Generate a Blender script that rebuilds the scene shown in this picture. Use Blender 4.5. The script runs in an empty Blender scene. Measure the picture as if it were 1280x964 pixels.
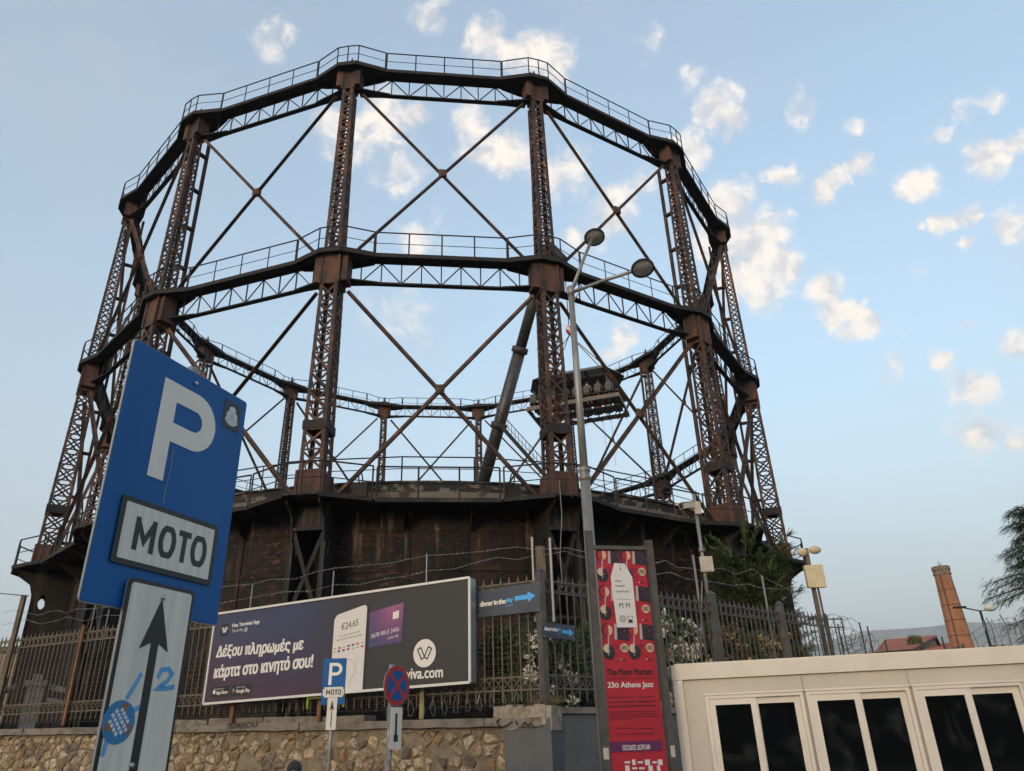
import bpy, bmesh, math, random
from math import sin, cos, pi, radians, sqrt, atan2
from mathutils import Vector as V, Matrix, noise
random.seed(7)
scene = bpy.context.scene
COL = scene.collection

# ------------------------------------------------------------------ camera
FPX, PITCH, ROLL, EYE = 932.32, 0.449926, -0.032952, 1.6
Fw = V((0, cos(PITCH), sin(PITCH))); R0 = V((1, 0, 0)); U0 = R0.cross(Fw)
Rt = R0*cos(ROLL) + U0*sin(ROLL); Up = -R0*sin(ROLL) + U0*cos(ROLL)
camd = bpy.data.cameras.new('camera'); cam = bpy.data.objects.new('camera', camd); COL.objects.link(cam)
camd.sensor_fit = 'HORIZONTAL'; camd.sensor_width = 36; camd.lens = FPX*36/1280
camd.clip_start = 0.05; camd.clip_end = 40000
m = Matrix((Rt, Up, -Fw)).transposed().to_4x4(); m.translation = (0, 0, EYE)
cam.matrix_world = m
scene.camera = cam
def ray(x, y): return Fw + Rt*((x-640)/FPX) - Up*((y-482)/FPX)
def at(x, y, Y):                         # the point seen at a photo pixel, at world depth Y
    d = ray(x, y); return V((0, 0, EYE)) + d*(Y/d.y)
def azel(x, y):
    d = ray(x, y); h = math.hypot(d.x, d.y); return atan2(d.x, d.y), d.z/h
def atD(x, y, D):
    a, e = azel(x, y); return V((D*sin(a), D*cos(a), EYE + D*e))

# ------------------------------------------------------------------ view, sun, sky
scene.view_settings.view_transform = 'Standard'; scene.view_settings.look = 'None'
scene.view_settings.gamma = 1; scene.view_settings.exposure = 2.08
SUN_EL, SUN_AZ = radians(9), radians(205)          # azimuth clockwise from +y
sd = bpy.data.lights.new('sun', 'SUN'); sd.energy = 0.75; sd.angle = radians(14); sd.color = (1.0, 0.78, 0.56)
so = bpy.data.objects.new('sun', sd); COL.objects.link(so)
dirv = V((sin(SUN_AZ)*cos(SUN_EL), cos(SUN_AZ)*cos(SUN_EL), sin(SUN_EL)))
so.rotation_euler = dirv.to_track_quat('Z', 'Y').to_euler(); so.location = (-5, -10, 30)

class NT:                                 # tiny node helper
    def __init__(s, t): s.t = t
    def n(s, typ, **kw):
        nd = s.t.nodes.new(typ)
        for k, v in kw.items():
            if k.startswith('i_'):
                key = k[2:]; key = int(key) if key.isdigit() else key
                if hasattr(v, 'links') or isinstance(v, bpy.types.NodeSocket): s.t.links.new(v, nd.inputs[key])
                else: nd.inputs[key].default_value = v
            else: setattr(nd, k, v)
        return nd
    def l(s, a, b): s.t.links.new(a, b)
    def math(s, op, a, b=None, clamp=False):
        nd = s.t.nodes.new('ShaderNodeMath'); nd.operation = op; nd.use_clamp = clamp
        for i, v in enumerate((a, b)):
            if v is None: continue
            if isinstance(v, bpy.types.NodeSocket): s.l(v, nd.inputs[i])
            else: nd.inputs[i].default_value = v
        return nd.outputs[0]
    def mix(s, f, a, b, bt='MIX'):
        nd = s.t.nodes.new('ShaderNodeMix'); nd.data_type = 'RGBA'; nd.blend_type = bt
        for i, v in ((0, f), (6, a), (7, b)):
            if isinstance(v, bpy.types.NodeSocket): s.l(v, nd.inputs[i])
            else: nd.inputs[i].default_value = (*v, 1) if isinstance(v, tuple) and len(v) == 3 else v
        return nd.outputs[2]
    def ramp(s, f, stops, interp='LINEAR'):
        nd = s.t.nodes.new('ShaderNodeValToRGB'); cr = nd.color_ramp; cr.interpolation = interp
        while len(cr.elements) < len(stops): cr.elements.new(0.5)
        for e, (p, c) in zip(cr.elements, stops):
            e.position = p; e.color = (*c, 1) if isinstance(c, tuple) else (c, c, c, 1)
        s.l(f, nd.inputs[0]); return nd.outputs[0]
    def mapr(s, v, a, b, c, d):
        nd = s.t.nodes.new('ShaderNodeMapRange'); nd.interpolation_type = 'SMOOTHSTEP'
        s.l(v, nd.inputs[0])
        for i, x in enumerate((a, b, c, d)): nd.inputs[i+1].default_value = x
        return nd.outputs[0]

world = bpy.data.worlds.new('World'); scene.world = world; world.use_nodes = True
wt = world.node_tree; wt.nodes.clear(); W = NT(wt)
sky = W.n('ShaderNodeTexSky', sky_type='NISHITA'); sky.sun_disc = False
sky.sun_elevation = SUN_EL; sky.sun_rotation = SUN_AZ; sky.dust_density = 2.2; sky.air_density = 1.0; sky.ozone_density = 1.5
SKY_S = 0.12
geo = W.n('ShaderNodeTexCoord'); dirs = geo.outputs['Generated']
sep = W.n('ShaderNodeSeparateXYZ', i_0=dirs)
hz = W.mapr(sep.outputs[2], -0.05, 0.75, 1, 0)     # thin evening haze whitening the low sky
skyc = W.mix(W.math('ADD', W.math('MULTIPLY', hz, 0.40), 0.34), W.mix(1.0, sky.outputs[0], (1.22, 1.20, 1.08), 'MULTIPLY'), (1.07, 1.13, 1.21))
low = W.mapr(sep.outputs[2], -.02, .42, 1, 0)
skyc = W.mix(W.math('MULTIPLY', low, .55), skyc, (1.20, 1.20, 1.23))
nz = W.n('ShaderNodeTexNoise', i_Scale=16.0, i_Detail=7.0, i_Roughness=0.62); W.l(dirs, nz.inputs['Vector'])
warp = W.n('ShaderNodeVectorMath', operation='MULTIPLY_ADD'); W.l(nz.outputs['Color'], warp.inputs[0])
warp.inputs[1].default_value = (0.07, 0.07, 0.07); W.l(dirs, warp.inputs[2])
off = W.n('ShaderNodeVectorMath', operation='SUBTRACT'); W.l(warp.outputs[0], off.inputs[0]); off.inputs[1].default_value = (0.035, 0.035, 0.035)
CLOUDS = [(612,55,34,1),(1005,115,9,.5),(1130,240,9,.7),(1160,230,10,.7),(1088,200,10,.7),(1022,246,10,.8),(960,222,9,.6),(1200,150,10,.5),(1165,172,10,.5),(1250,118,10,.5),(1020,380,10,.7),(1060,412,14,.7),(1100,400,12,.8),(1240,290,10,.7),(1150,280,9,.6),(1215,540,14,.6),(1190,535,12,.5),(1232,548,14,.6),(1270,445,10,.6),(1190,460,10,.6),(1100,462,12,.5),(640,70,30,.9),(690,78,36,1),(655,60,26,.8),(335,52,26,.5),(355,40,18,.5),(895,132,30,.95),(915,150,20,.8),(1005,138,22,.6),
 (1073,155,18,.5),(812,50,26,.45),(858,92,18,.45),(540,8,32,.5),(478,152,46,.7),(432,168,36,.55),(520,153,24,.95),(590,152,28,.6),(632,190,34,.9),
 (600,188,26,.7),(705,215,40,.55),(500,210,44,.45),(770,262,34,.85),(735,290,34,.6),(855,185,30,.9),(800,235,26,.6),(912,258,34,.95),(905,300,44,.8),(945,305,44,1),(975,330,30,1),
 (955,362,36,.7),(926,340,40,.75),(980,218,19,.9),(1032,236,18,.95),(1048,222,16,.9),(1072,208,18,.95),(1145,233,22,.95),(1178,272,18,.9),(1200,266,16,.8),(1220,260,16,.9),
 (1230,200,27,.95),(1262,182,16,.8),(1275,172,14,.7),(1265,282,24,.85),(1180,168,16,.6),(1215,140,18,.55),(1243,125,16,.5),(1028,362,22,.9),(1042,390,22,.95),(1080,405,24,1),
 (1110,404,14,.8),(1120,458,16,.55),(1182,455,17,.9),(1210,487,30,.6),(1220,540,32,.7),(1245,538,22,.6),(1270,432,20,.7),(1272,556,18,.8),(1210,414,12,.7),(1160,328,12,.5),(1213,306,14,.8),
 (770,420,24,.6),(760,440,20,.5),(520,300,50,.35),(1083,376,10,.6),(990,262,10,.6),(1123,415,10,.6),(500,395,60,.3)]
acc = None; 
for cx, cy, r, s in CLOUDS:
    d = ray(cx, cy); depth = d.length; d.normalize()
    ds = W.n('ShaderNodeVectorMath', operation='DISTANCE'); W.l(off.outputs[0], ds.inputs[0]); ds.inputs[1].default_value = d
    mr = W.n('ShaderNodeMapRange', i_0=ds.outputs['Value']); mr.inputs[1].default_value = r*1.36/FPX/depth; mr.inputs[2].default_value = 0
    mr.inputs[3].default_value = 0; mr.inputs[4].default_value = min(1, s+.03)
    acc = mr.outputs[0] if acc is None else W.math('MAXIMUM', acc, mr.outputs[0])
# the same scattered clouds over the rest of the sky, outside the picture
outside = W.n('ShaderNodeVectorMath', operation='DOT_PRODUCT'); W.l(dirs, outside.inputs[0]); outside.inputs[1].default_value = Fw
om = W.mapr(outside.outputs['Value'], 0.80, 0.62, 0, 1)
vn = W.n('ShaderNodeTexNoise', i_Scale=6.0, i_Detail=3.0); W.l(dirs, vn.inputs['Vector'])
gen = W.math('MULTIPLY', W.mapr(vn.outputs[0], 0.56, 0.72, 0, 0.8), om)
acc = W.math('MAXIMUM', acc, gen)
n2 = W.n('ShaderNodeTexNoise', i_Scale=30.0, i_Detail=12.0, i_Roughness=0.62, i_Distortion=0.35); W.l(dirs, n2.inputs['Vector'])
dens = W.math('ADD', acc, W.math('MULTIPLY', W.math('SUBTRACT', n2.outputs[0], 0.5), 1.15))
dens = W.mapr(dens, 0.08, 0.66, 0, 1)
dens = W.math('MULTIPLY', dens, W.mapr(acc, 0.0, 0.3, 0, 1))
wisp = W.n('ShaderNodeTexNoise', i_Scale=3.2, i_Detail=6.0, i_Roughness=0.55); W.l(dirs, wisp.inputs['Vector'])
veil = W.math('MULTIPLY', W.mapr(wisp.outputs[0], 0.45, 0.72, 0, 1), 0.22)
shade = W.mix(W.mapr(n2.outputs[0], 0.35, 0.62, 0, 1), (1.50, 1.50, 1.56), (2.48, 2.22, 1.94))
c1 = W.mix(veil, skyc, (1.28, 1.33, 1.42))
fin = W.mix(W.math('MULTIPLY', dens, 0.9), c1, shade)
bg = W.n('ShaderNodeBackground', i_Strength=SKY_S); W.l(fin, bg.inputs[0])
wo = W.n('ShaderNodeOutputWorld'); W.l(bg.outputs[0], wo.inputs[0])

# ------------------------------------------------------------------ materials
MATS = {}
def mat(name, col, rough=0.7, metal=0.0, col2=None, scale=4.0, lo=0.4, hi=0.62, stretch=(1,1,1), bump=0.0, bscale=20.0,
        spec=0.5, rnd=0.0, alpha=None, col3=None, s3=1.0, lo3=.5, hi3=.6, st3=(1,1,1), coat=0, coord='Object', detail=6.0):
    if name in MATS: return MATS[name]
    M = bpy.data.materials.new(name); M.use_nodes = True; T = NT(M.node_tree)
    b = M.node_tree.nodes['Principled BSDF']; b.inputs['Roughness'].default_value = rough; b.inputs['Metallic'].default_value = metal
    b.inputs['Specular IOR Level'].default_value = spec; b.inputs['Coat Weight'].default_value = coat
    b.inputs['Base Color'].default_value = (*col, 1)
    tc = T.n('ShaderNodeTexCoord'); c = None
    def nz_(sc, st, dt=detail):
        mp = T.n('ShaderNodeMapping'); T.l(tc.outputs[coord], mp.inputs[0]); mp.inputs['Scale'].default_value = st
        x = T.n('ShaderNodeTexNoise', i_Scale=sc, i_Detail=dt, i_Roughness=0.65); T.l(mp.outputs[0], x.inputs['Vector']); return x.outputs[0]
    if col2: c = T.mix(T.mapr(nz_(scale, stretch), lo, hi, 0, 1), col, col2)
    if col3: c = T.mix(T.mapr(nz_(s3, st3), lo3, hi3, 0, 1), c if c else col, col3)
    if rnd:
        oi = T.n('ShaderNodeObjectInfo'); hv = T.n('ShaderNodeHueSaturation')
        T.l(T.math('ADD', T.math('MULTIPLY', oi.outputs['Random'], 2*rnd), 1-rnd), hv.inputs['Value'])
        if c: T.l(c, hv.inputs['Color'])
        else: hv.inputs['Color'].default_value = (*col, 1)
        c = hv.outputs[0]
    if c: T.l(c, b.inputs['Base Color'])
    if bump:
        bp = T.n('ShaderNodeBump'); bp.inputs['Strength'].default_value = bump; bp.inputs['Distance'].default_value = 0.02
        T.l(nz_(bscale, (1,1,1)), bp.inputs['Height']); T.l(bp.outputs[0], b.inputs['Normal'])
    MATS[name] = M; return M

RUST = mat('rusted_iron', (.045,.029,.023), .8, 0, (.15,.062,.034), 2.2, .44, .66, (1,1,.5), .3, 14, rnd=.25, col3=(.022,.019,.018), s3=1.3, lo3=.52, hi3=.68)
DARKIRON = mat('sooty_iron', (.014,.0125,.0125), .8, 0, (.055,.029,.021), 2.5, .5, .72, (1,1,.6), .3, 12)
BOXRUST = mat('red_oxide_box', (.110,.045,.029), .8, 0, (.032,.021,.018), 2.0, .42, .62, (1,1,.35), .3, 10, rnd=.15)
RAILM = mat('railing_iron', (.018,.016,.017), .7, 0, (.06,.035,.028), 3, .5, .7)
TANK = None
def tank_mat():
    M = bpy.data.materials.new('burnt_tank_plates'); M.use_nodes = True; T = NT(M.node_tree); b = M.node_tree.nodes['Principled BSDF']
    tc = T.n('ShaderNodeTexCoord')
    def nz(sc, st, det=7, rg=.68):
        mp = T.n('ShaderNodeMapping'); T.l(tc.outputs['Object'], mp.inputs[0]); mp.inputs['Scale'].default_value = st
        x = T.n('ShaderNodeTexNoise', i_Scale=sc, i_Detail=det, i_Roughness=rg); T.l(mp.outputs[0], x.inputs['Vector']); return x.outputs[0]
    sp = T.n('ShaderNodeSeparateXYZ', i_0=tc.outputs['Object']); z = sp.outputs[2]
    c = T.mix(T.mapr(nz(.55, (1,1,.6)), .46, .62, 0, 1), (.003,.0029,.0031), (.012,.007,.006))
    flake = T.math('MULTIPLY', T.mapr(nz(2.6, (1,1,2.6), 9, .78), .53, .60, 0, 1), T.mapr(nz(.35, (1,1,1)), .44, .58, 0, 1))
    c = T.mix(flake, c, (.10,.038,.025))
    fl2 = T.math('MULTIPLY', T.mapr(nz(3.2, (1,1,5), 9, .8), .56, .62, 0, 1), T.mapr(nz(.5, (1,1,.8)), .52, .62, 0, 1))
    c = T.mix(T.math('MULTIPLY', fl2, .6), c, (.16,.13,.11))
    fine = T.math('MULTIPLY', T.mapr(nz(7.5, (1,1,4.0), 10, .82), .54, .60, 0, 1), T.mapr(nz(.6, (1,1,1.4)), .46, .60, 0, 1))
    c = T.mix(T.math('MULTIPLY', fine, .8), c, (.12,.070,.052))
    stripe = T.math('MULTIPLY', T.mapr(nz(.9, (1,1,.05), 3, .5), .58, .66, 0, 1), .45); c = T.mix(stripe, c, (.045,.020,.014))
    drip = T.math('MULTIPLY', T.mapr(nz(2.2, (1,1,.12), 5, .6), .57, .70, 0, 1), T.mapr(z, 6.4, 8.2, 0, 1))
    c = T.mix(T.math('MULTIPLY', drip, .85), c, (.20,.135,.085))
    T.l(c, b.inputs['Base Color']); b.inputs['Roughness'].default_value = .75; b.inputs['Specular IOR Level'].default_value = .3
    bp = T.n('ShaderNodeBump'); bp.inputs['Strength'].default_value = .5; bp.inputs['Distance'].default_value = .04
    T.l(nz(4, (1,1,1)), bp.inputs['Height']); T.l(bp.outputs[0], b.inputs['Normal'])
    return M
TANK = tank_mat()
UPSTAND = mat('tank_rim_plaster', (.017,.0155,.0155), .85, 0, (.16,.14,.12), 2.2, .52, .60, (1,1,2.2), .5, 8, col3=(.055,.03,.024), s3=.8, lo3=.52, hi3=.62)
BAND = mat('rim_plaster_band', (.15,.13,.105), .9, 0, (.05,.04,.034), 1.6, .48, .64, (1,1,1), .5, 8)
PILAST = mat('pilaster_iron', (.010,.009,.009), .8, 0, (.07,.052,.038), 2.0, .52, .68, (1,1,.2), .3, 8)
CREAM = mat('cream_container_paint', (.67,.60,.51), .5, 0, (.62,.555,.465), 1.3, .4, .65, (1,1,1), .04, 60, col3=(.44,.375,.30), s3=3.5, lo3=.60, hi3=.78, st3=(1,1,.12))
CREAM2 = mat('cream_window_frame', (.71,.64,.56), .4, 0, (.66,.595,.52), 2, .4, .65, col3=(.42,.36,.30), s3=6, lo3=.62, hi3=.80, st3=(1,1,.2))
CREAMW = mat('cream_wall_panel', (.56,.50,.425), .55, 0, (.51,.455,.385), 1.0, .4, .7, (1,1,.2), .05, 40, col3=(.36,.31,.25), s3=4, lo3=.60, hi3=.78, st3=(1,1,.1))
BLACK = mat('black', (.008,.008,.009), .45)
WHITE = mat('white_print', (.80,.78,.74), .5)
FENCE_L = mat('khaki_fence_paint', (.13,.105,.07), .7, 0, (.07,.05,.035), 5, .45, .65, rnd=.12)
FENCE_R = mat('grey_fence_paint', (.062,.058,.056), .6, 0, (.10,.09,.085), 4, .45, .65, rnd=.12)
GALV = mat('galvanised_steel', (.30,.29,.27), .5, .5, (.20,.19,.175), 3, .4, .65, (1,1,.3), .1, 30)
WIRE = mat('wire', (.30,.29,.28), .5, .6)
DARKWIRE = mat('dark_wire', (.07,.065,.06), .6, .4)
BARK = mat('bark', (.07,.048,.034), .9, 0, (.035,.026,.02), 8, .4, .6, (1,1,.2), .6, 25)
WALLCAP = mat('concrete_coping', (.20,.175,.145), .9, 0, (.11,.095,.08), 3.5, .4, .65, (1,1,1.5), .5, 25)
MORTAR = mat('rubble_mortar', (.15,.118,.082), .95, 0, (.235,.19,.135), 3.0, .4, .62, (1,1,1), .9, 12, detail=9)
STONES = [mat('stone_tan', (.40,.30,.19), .95, 0, (.26,.19,.12), 9, .42, .58, (1,1,1.3), 1.0, 30, col3=(.155,.122,.085), s3=6, lo3=.52, hi3=.62, rnd=.25),
          mat('stone_pale', (.46,.385,.285), .95, 0, (.31,.24,.16), 9, .42, .58, (1,1,1.3), 1.0, 30, col3=(.155,.122,.085), s3=6, lo3=.52, hi3=.62, rnd=.25),
          mat('stone_ochre', (.29,.175,.09), .95, 0, (.21,.135,.08), 9, .42, .58, (1,1,1.3), 1.0, 30, col3=(.155,.122,.085), s3=6, lo3=.52, hi3=.62, rnd=.3),
          mat('stone_grey', (.20,.165,.13), .95, 0, (.13,.105,.08), 9, .42, .58, (1,1,1.3), 1.0, 30, col3=(.155,.122,.085), s3=6, lo3=.52, hi3=.62, rnd=.3)]

# ------------------------------------------------------------------ mesh helpers
class MB:
    def __init__(s): s.v = []; s.f = []; s.mi = []; s.cur = 0
    def add(s, vs, fs):
        o = len(s.v); s.v += [tuple(x) for x in vs]; s.f += [tuple(i+o for i in f) for f in fs]; s.mi += [s.cur]*len(fs); return s
    def box(s, x0, x1, y0, y1, z0, z1):
        return s.add([(x0,y0,z0),(x1,y0,z0),(x1,y1,z0),(x0,y1,z0),(x0,y0,z1),(x1,y0,z1),(x1,y1,z1),(x0,y1,z1)],
                     [(0,3,2,1),(4,5,6,7),(0,1,5,4),(1,2,6,5),(2,3,7,6),(3,0,4,7)])
    def bar(s, a, b, w, h, up=(0,0,1)):
        a, b = V(a), V(b); d = (b-a).normalized(); u = V(up)
        if abs(d.dot(u.normalized())) > .98: u = V((1,0,0)) if abs(d.x) < .9 else V((0,1,0))
        sx = d.cross(u).normalized(); sz = sx.cross(d).normalized()
        vs = [p + sx*(i*w/2) + sz*(j*h/2) for p in (a, b) for i, j in ((-1,-1),(1,-1),(1,1),(-1,1))]
        return s.add(vs, [(0,3,2,1),(4,5,6,7),(0,1,5,4),(1,2,6,5),(2,3,7,6),(3,0,4,7)])
    def tube(s, pts, r, n=8, closed=False, caps=True):
        pts = [V(p) for p in pts]; rs = r if isinstance(r, (list, tuple)) else [r]*len(pts); N = len(pts); vs = []
        ref = V((0,0,1)); prev = None
        for i, p in enumerate(pts):
            if closed: d = pts[(i+1) % N]-pts[i-1]
            else: d = pts[min(i+1, N-1)]-pts[max(i-1, 0)]
            d.normalize()
            if prev is None:
                x = d.cross(ref)
                if x.length < .05: x = d.cross(V((0,1,0)))
            else: x = prev - d*prev.dot(d)
            x.normalize(); prev = x; y = d.cross(x)
            vs += [p + (x*cos(2*pi*k/n) + y*sin(2*pi*k/n))*rs[i] for k in range(n)]
        fs = []
        for i in range(N if closed else N-1):
            a, b = i*n, ((i+1) % N)*n
            fs += [(a+k, a+(k+1) % n, b+(k+1) % n, b+k) for k in range(n)]
        if caps and not closed: fs += [tuple(range(n-1, -1, -1)), tuple(range((N-1)*n, N*n))]
        return s.add(vs, fs)
    def prism(s, poly, z0, z1, axis='z'):
        n = len(poly)
        def P(a, b, c): return {'z': (a, b, c), 'y': (a, c, b), 'x': (c, a, b)}[axis]
        vs = [P(p[0], p[1], z0) for p in poly] + [P(p[0], p[1], z1) for p in poly]
        return s.add(vs, [tuple(range(n-1, -1, -1)), tuple(range(n, 2*n))] + [(k, (k+1) % n, n+(k+1) % n, n+k) for k in range(n)])
    def lathe(s, prof, n=24, c=(0,0,0)):
        vs = [(c[0]+r*cos(2*pi*k/n), c[1]+r*sin(2*pi*k/n), c[2]+z) for r, z in prof for k in range(n)]
        fs = [(i*n+k, i*n+(k+1) % n, (i+1)*n+(k+1) % n, (i+1)*n+k) for i in range(len(prof)-1) for k in range(n)]
        return s.add(vs, fs)
    def ico(s, c, r, sub=1, jit=0):
        bm = bmesh.new(); bmesh.ops.create_icosphere(bm, subdivisions=sub, radius=1)
        r = r if isinstance(r, (tuple, list)) else (r, r, r)
        vs = [(c[0]+v.co.x*r[0]*(1+random.uniform(-jit, jit)), c[1]+v.co.y*r[1]*(1+random.uniform(-jit, jit)), c[2]+v.co.z*r[2]*(1+random.uniform(-jit, jit))) for v in bm.verts]
        fs = [tuple(v.index for v in f.verts) for f in bm.faces]; bm.free(); return s.add(vs, fs)
    def ribbon(s, pts, w, y0, y1, closed=False):      # flat stroke in the xz plane, thickness y0..y1
        pts = [V((p[0], p[1])) for p in pts]; N = len(pts); L = []; Rr = []
        for i, p in enumerate(pts):
            a = pts[i-1] if (i > 0 or closed) else p; b = pts[(i+1) % N] if (i < N-1 or closed) else p
            d1 = (p-a) if (p-a).length > 1e-9 else (b-p); d2 = (b-p) if (b-p).length > 1e-9 else (p-a)
            d1.normalize(); d2.normalize(); n1 = V((-d1.y, d1.x)); n2 = V((-d2.y, d2.x)); n_ = (n1+n2)
            n_ = n_.normalized() if n_.length > 1e-6 else n1
            k = 1/max(.35, n_.dot(n1)); L.append(p+n_*w/2*k); Rr.append(p-n_*w/2*k)
        for i in range(N if closed else N-1):
            j = (i+1) % N; q = (L[i], Rr[i], Rr[j], L[j])
            s.add([(p.x, y0, p.y) for p in q]+[(p.x, y1, p.y) for p in q], [(0,1,2,3),(7,6,5,4),(0,4,5,1),(1,5,6,2),(2,6,7,3),(3,7,4,0)])
        return s
    def mesh(s, name, mats, smooth=False):
        me = bpy.data.meshes.new(name); me.from_pydata(s.v, [], s.f)
        for mm in (mats if isinstance(mats, (list, tuple)) else [mats]): me.materials.append(mm)
        if any(s.mi): me.polygons.foreach_set('material_index', s.mi)
        if smooth: me.polygons.foreach_set('use_smooth', [True]*len(s.f))
        me.update(); return me
    def build(s, name, mats, parent=None, smooth=False, kind=None, loc=None, rot=None):
        o = bpy.data.objects.new(name, s.mesh(name, mats, smooth)); COL.objects.link(o)
        if parent: o.parent = parent
        if loc is not None: o.location = loc
        if rot is not None: o.rotation_euler = rot
        if kind: o['kind'] = kind
        return o
def inst(name, me, parent=None, loc=(0,0,0), rot=(0,0,0), scale=None):
    o = bpy.data.objects.new(name, me); COL.objects.link(o); o.parent = parent; o.location = loc; o.rotation_euler = rot
    if scale: o.scale = scale
    return o
def tag(o, label, cat, group=None):
    o['label'] = label; o['category'] = cat
    if group: o['group'] = group
    return o
def thing(name, label, cat, loc=(0,0,0), rz=0, group=None):
    o = bpy.data.objects.new(name, None); COL.objects.link(o); o.location = loc; o.rotation_euler = (0,0,rz); o.empty_display_size = .2
    return tag(o, label, cat, group)
def struct(mb, name, mats, **k):
    o = mb.build(name, mats, **k); o['kind'] = 'structure'; return o

# ------------------------------------------------------------------ ground
GR = mat('bare_yard_earth', (.13,.11,.085), .95, 0, (.09,.08,.06), .6, .4, .6, (1,1,1), .4, 6)
ASPH = mat('asphalt', (.05,.05,.052), .9, 0, (.065,.063,.06), 3, .4, .6, (1,1,1), .4, 60)
PAVE = mat('pavement_concrete', (.27,.25,.22), .9, 0, (.2,.185,.165), 2, .4, .6, (1,1,1), .3, 30)
struct(MB().add([(-20000,-20000,0),(20000,-20000,0),(20000,20000,0),(-20000,20000,0)], [(0,1,2,3)]), 'ground', GR)
struct(MB().add([(-120,-9,.004),(120,-9,.004),(120,-2.2,.004),(-120,-2.2,.004)], [(0,1,2,3)]), 'road', ASPH)
mb = MB()
for i in range(16): mb.box(-40+i*5.2, -40+i*5.2+2.4, -5.7, -5.55, .006, .010)
struct(mb, 'road_marking', WHITE)
struct(MB().box(-120, 120, -2.1, 15.0, -.2, .12), 'pavement', PAVE)
struct(MB().box(-120, 120, -2.25, -2.1, -.2, .135), 'kerb', mat('kerb_stone', (.32,.31,.29), .85, 0, (.24,.23,.21), 3, .4, .6))
# hills far behind, closed ridge ring segment
mb = MB(); ridge = []
NH = 90
for i in range(NH+1):
    a = radians(-70 + 160*i/NH); D = 4600
    e = .060 + .030*noise.noise(V((i*.06, 3.1, 0))) + .010*noise.noise(V((i*.31, 1.7, 0)))
    dd = math.degrees(a)
    e += .034*math.exp(-((dd-33)/9)**2) + .042*math.exp(-((dd-16)/8)**2)*.6 + .016*math.exp(-((dd-24)/5)**2)
    ridge.append((a, D, e*D))
rows = [(1.0, 1.0), (.93, .80), (.86, .52), (.78, .24), (.70, 0.0)]
vs = []
for q, hfrac in rows:
    for i, (a, D, h) in enumerate(ridge):
        k = 1 + .05*noise.noise(V((i*.5, q*9, 2)))
        hh = h*hfrac*(1+.16*noise.noise(V((i*.35, q*11, 5)))*(0 if q == 1 else 1))
        vs.append((D*q*k*sin(a), D*q*k*cos(a), max(-1, hh)-(.5 if hfrac == 0 else 0)))
for i, (a, D, h) in enumerate(ridge): vs.append((D*1.35*sin(a), D*1.35*cos(a), -.5))
n_ = NH+1; fs = []
for r in range(4): fs += [(r*n_+i, r*n_+i+1, (r+1)*n_+i+1, (r+1)*n_+i) for i in range(NH)]
fs += [(5*n_+i, 5*n_+i+1, i+1, i) for i in range(NH)]
struct(MB().add(vs, fs), 'hills', mat('hill_scrub', (.10,.10,.065), .95, 0, (.20,.17,.13), .006, .45, .6, (1,1,1), 0), smooth=True)

# ------------------------------------------------------------------ gasholder
SC = 18.0; RR = 18.0; NC = 14; PHI = 3.7167324; CXY = (-4.7419, 40.975); Z0, Z1, Z2 = 8.78, 18.31, 27.95
gas = thing('gasholder', 'huge round rusted gasholder guide frame of lattice columns over its blackened tank', 'gasholder', (*CXY, 0), PHI)
DA = 2*pi/NC
def half(z, s):                       # outer/inner radial offset and tangential half width at height z
    t = (z-Z0)/(Z2-Z0); return (.46-.28*t, -.42+.20*t, .40-.18*t)
# tank --------------------------------------------------------------
RT = 16.9
tank = MB(); prof = [(RT, -.3), (RT, Z0-.02)]
tank.lathe(prof, 168)
tk = tank.build('tank_wall', TANK, gas)
mb = MB()
for zz in (1.6, 2.9, 4.2, 5.5, 6.8, 8.1): mb.lathe([(RT+.002, zz-.05), (RT+.035, zz-.05), (RT+.035, zz+.05), (RT+.002, zz+.05)], 168)
mb.build('plate_seam', TANK, tk)
mb = MB()
for k in range(NC*4):
    a = k*DA/4+DA/8; mb.bar((cos(a)*(RT+.03), sin(a)*(RT+.03), 0), (cos(a)*(RT+.03), sin(a)*(RT+.03), Z0-.1), .14, .03, (cos(a), sin(a), 0))
mb.build('wall_rib', TANK, tk)
rim = MB().lathe([(RT-.05, Z0+.02), (RT-.02, Z0+.02), (RT-.02, Z0+.92), (RT+.06, Z0+.94), (RT+.06, Z0+1.0), (RT-.35, Z0+1.0), (RT-.35, Z0)], 168)
rim.build('rim_wall', UPSTAND, gas)
bandm = MB().lathe([(RT+.012, Z0+.30), (RT+.03, Z0+.32), (RT+.03, Z0+.60), (RT-.018, Z0+.63)], 168); bandm.build('plaster_band', BAND, gas)
mb = MB()
mb.lathe([(RT-.35, Z0+.2), (RT*.7, Z0+.5), (RT*.3, Z0+.8), (.01, Z0+.9)], 84); mb.build('tank_crown', DARKIRON, gas)
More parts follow.
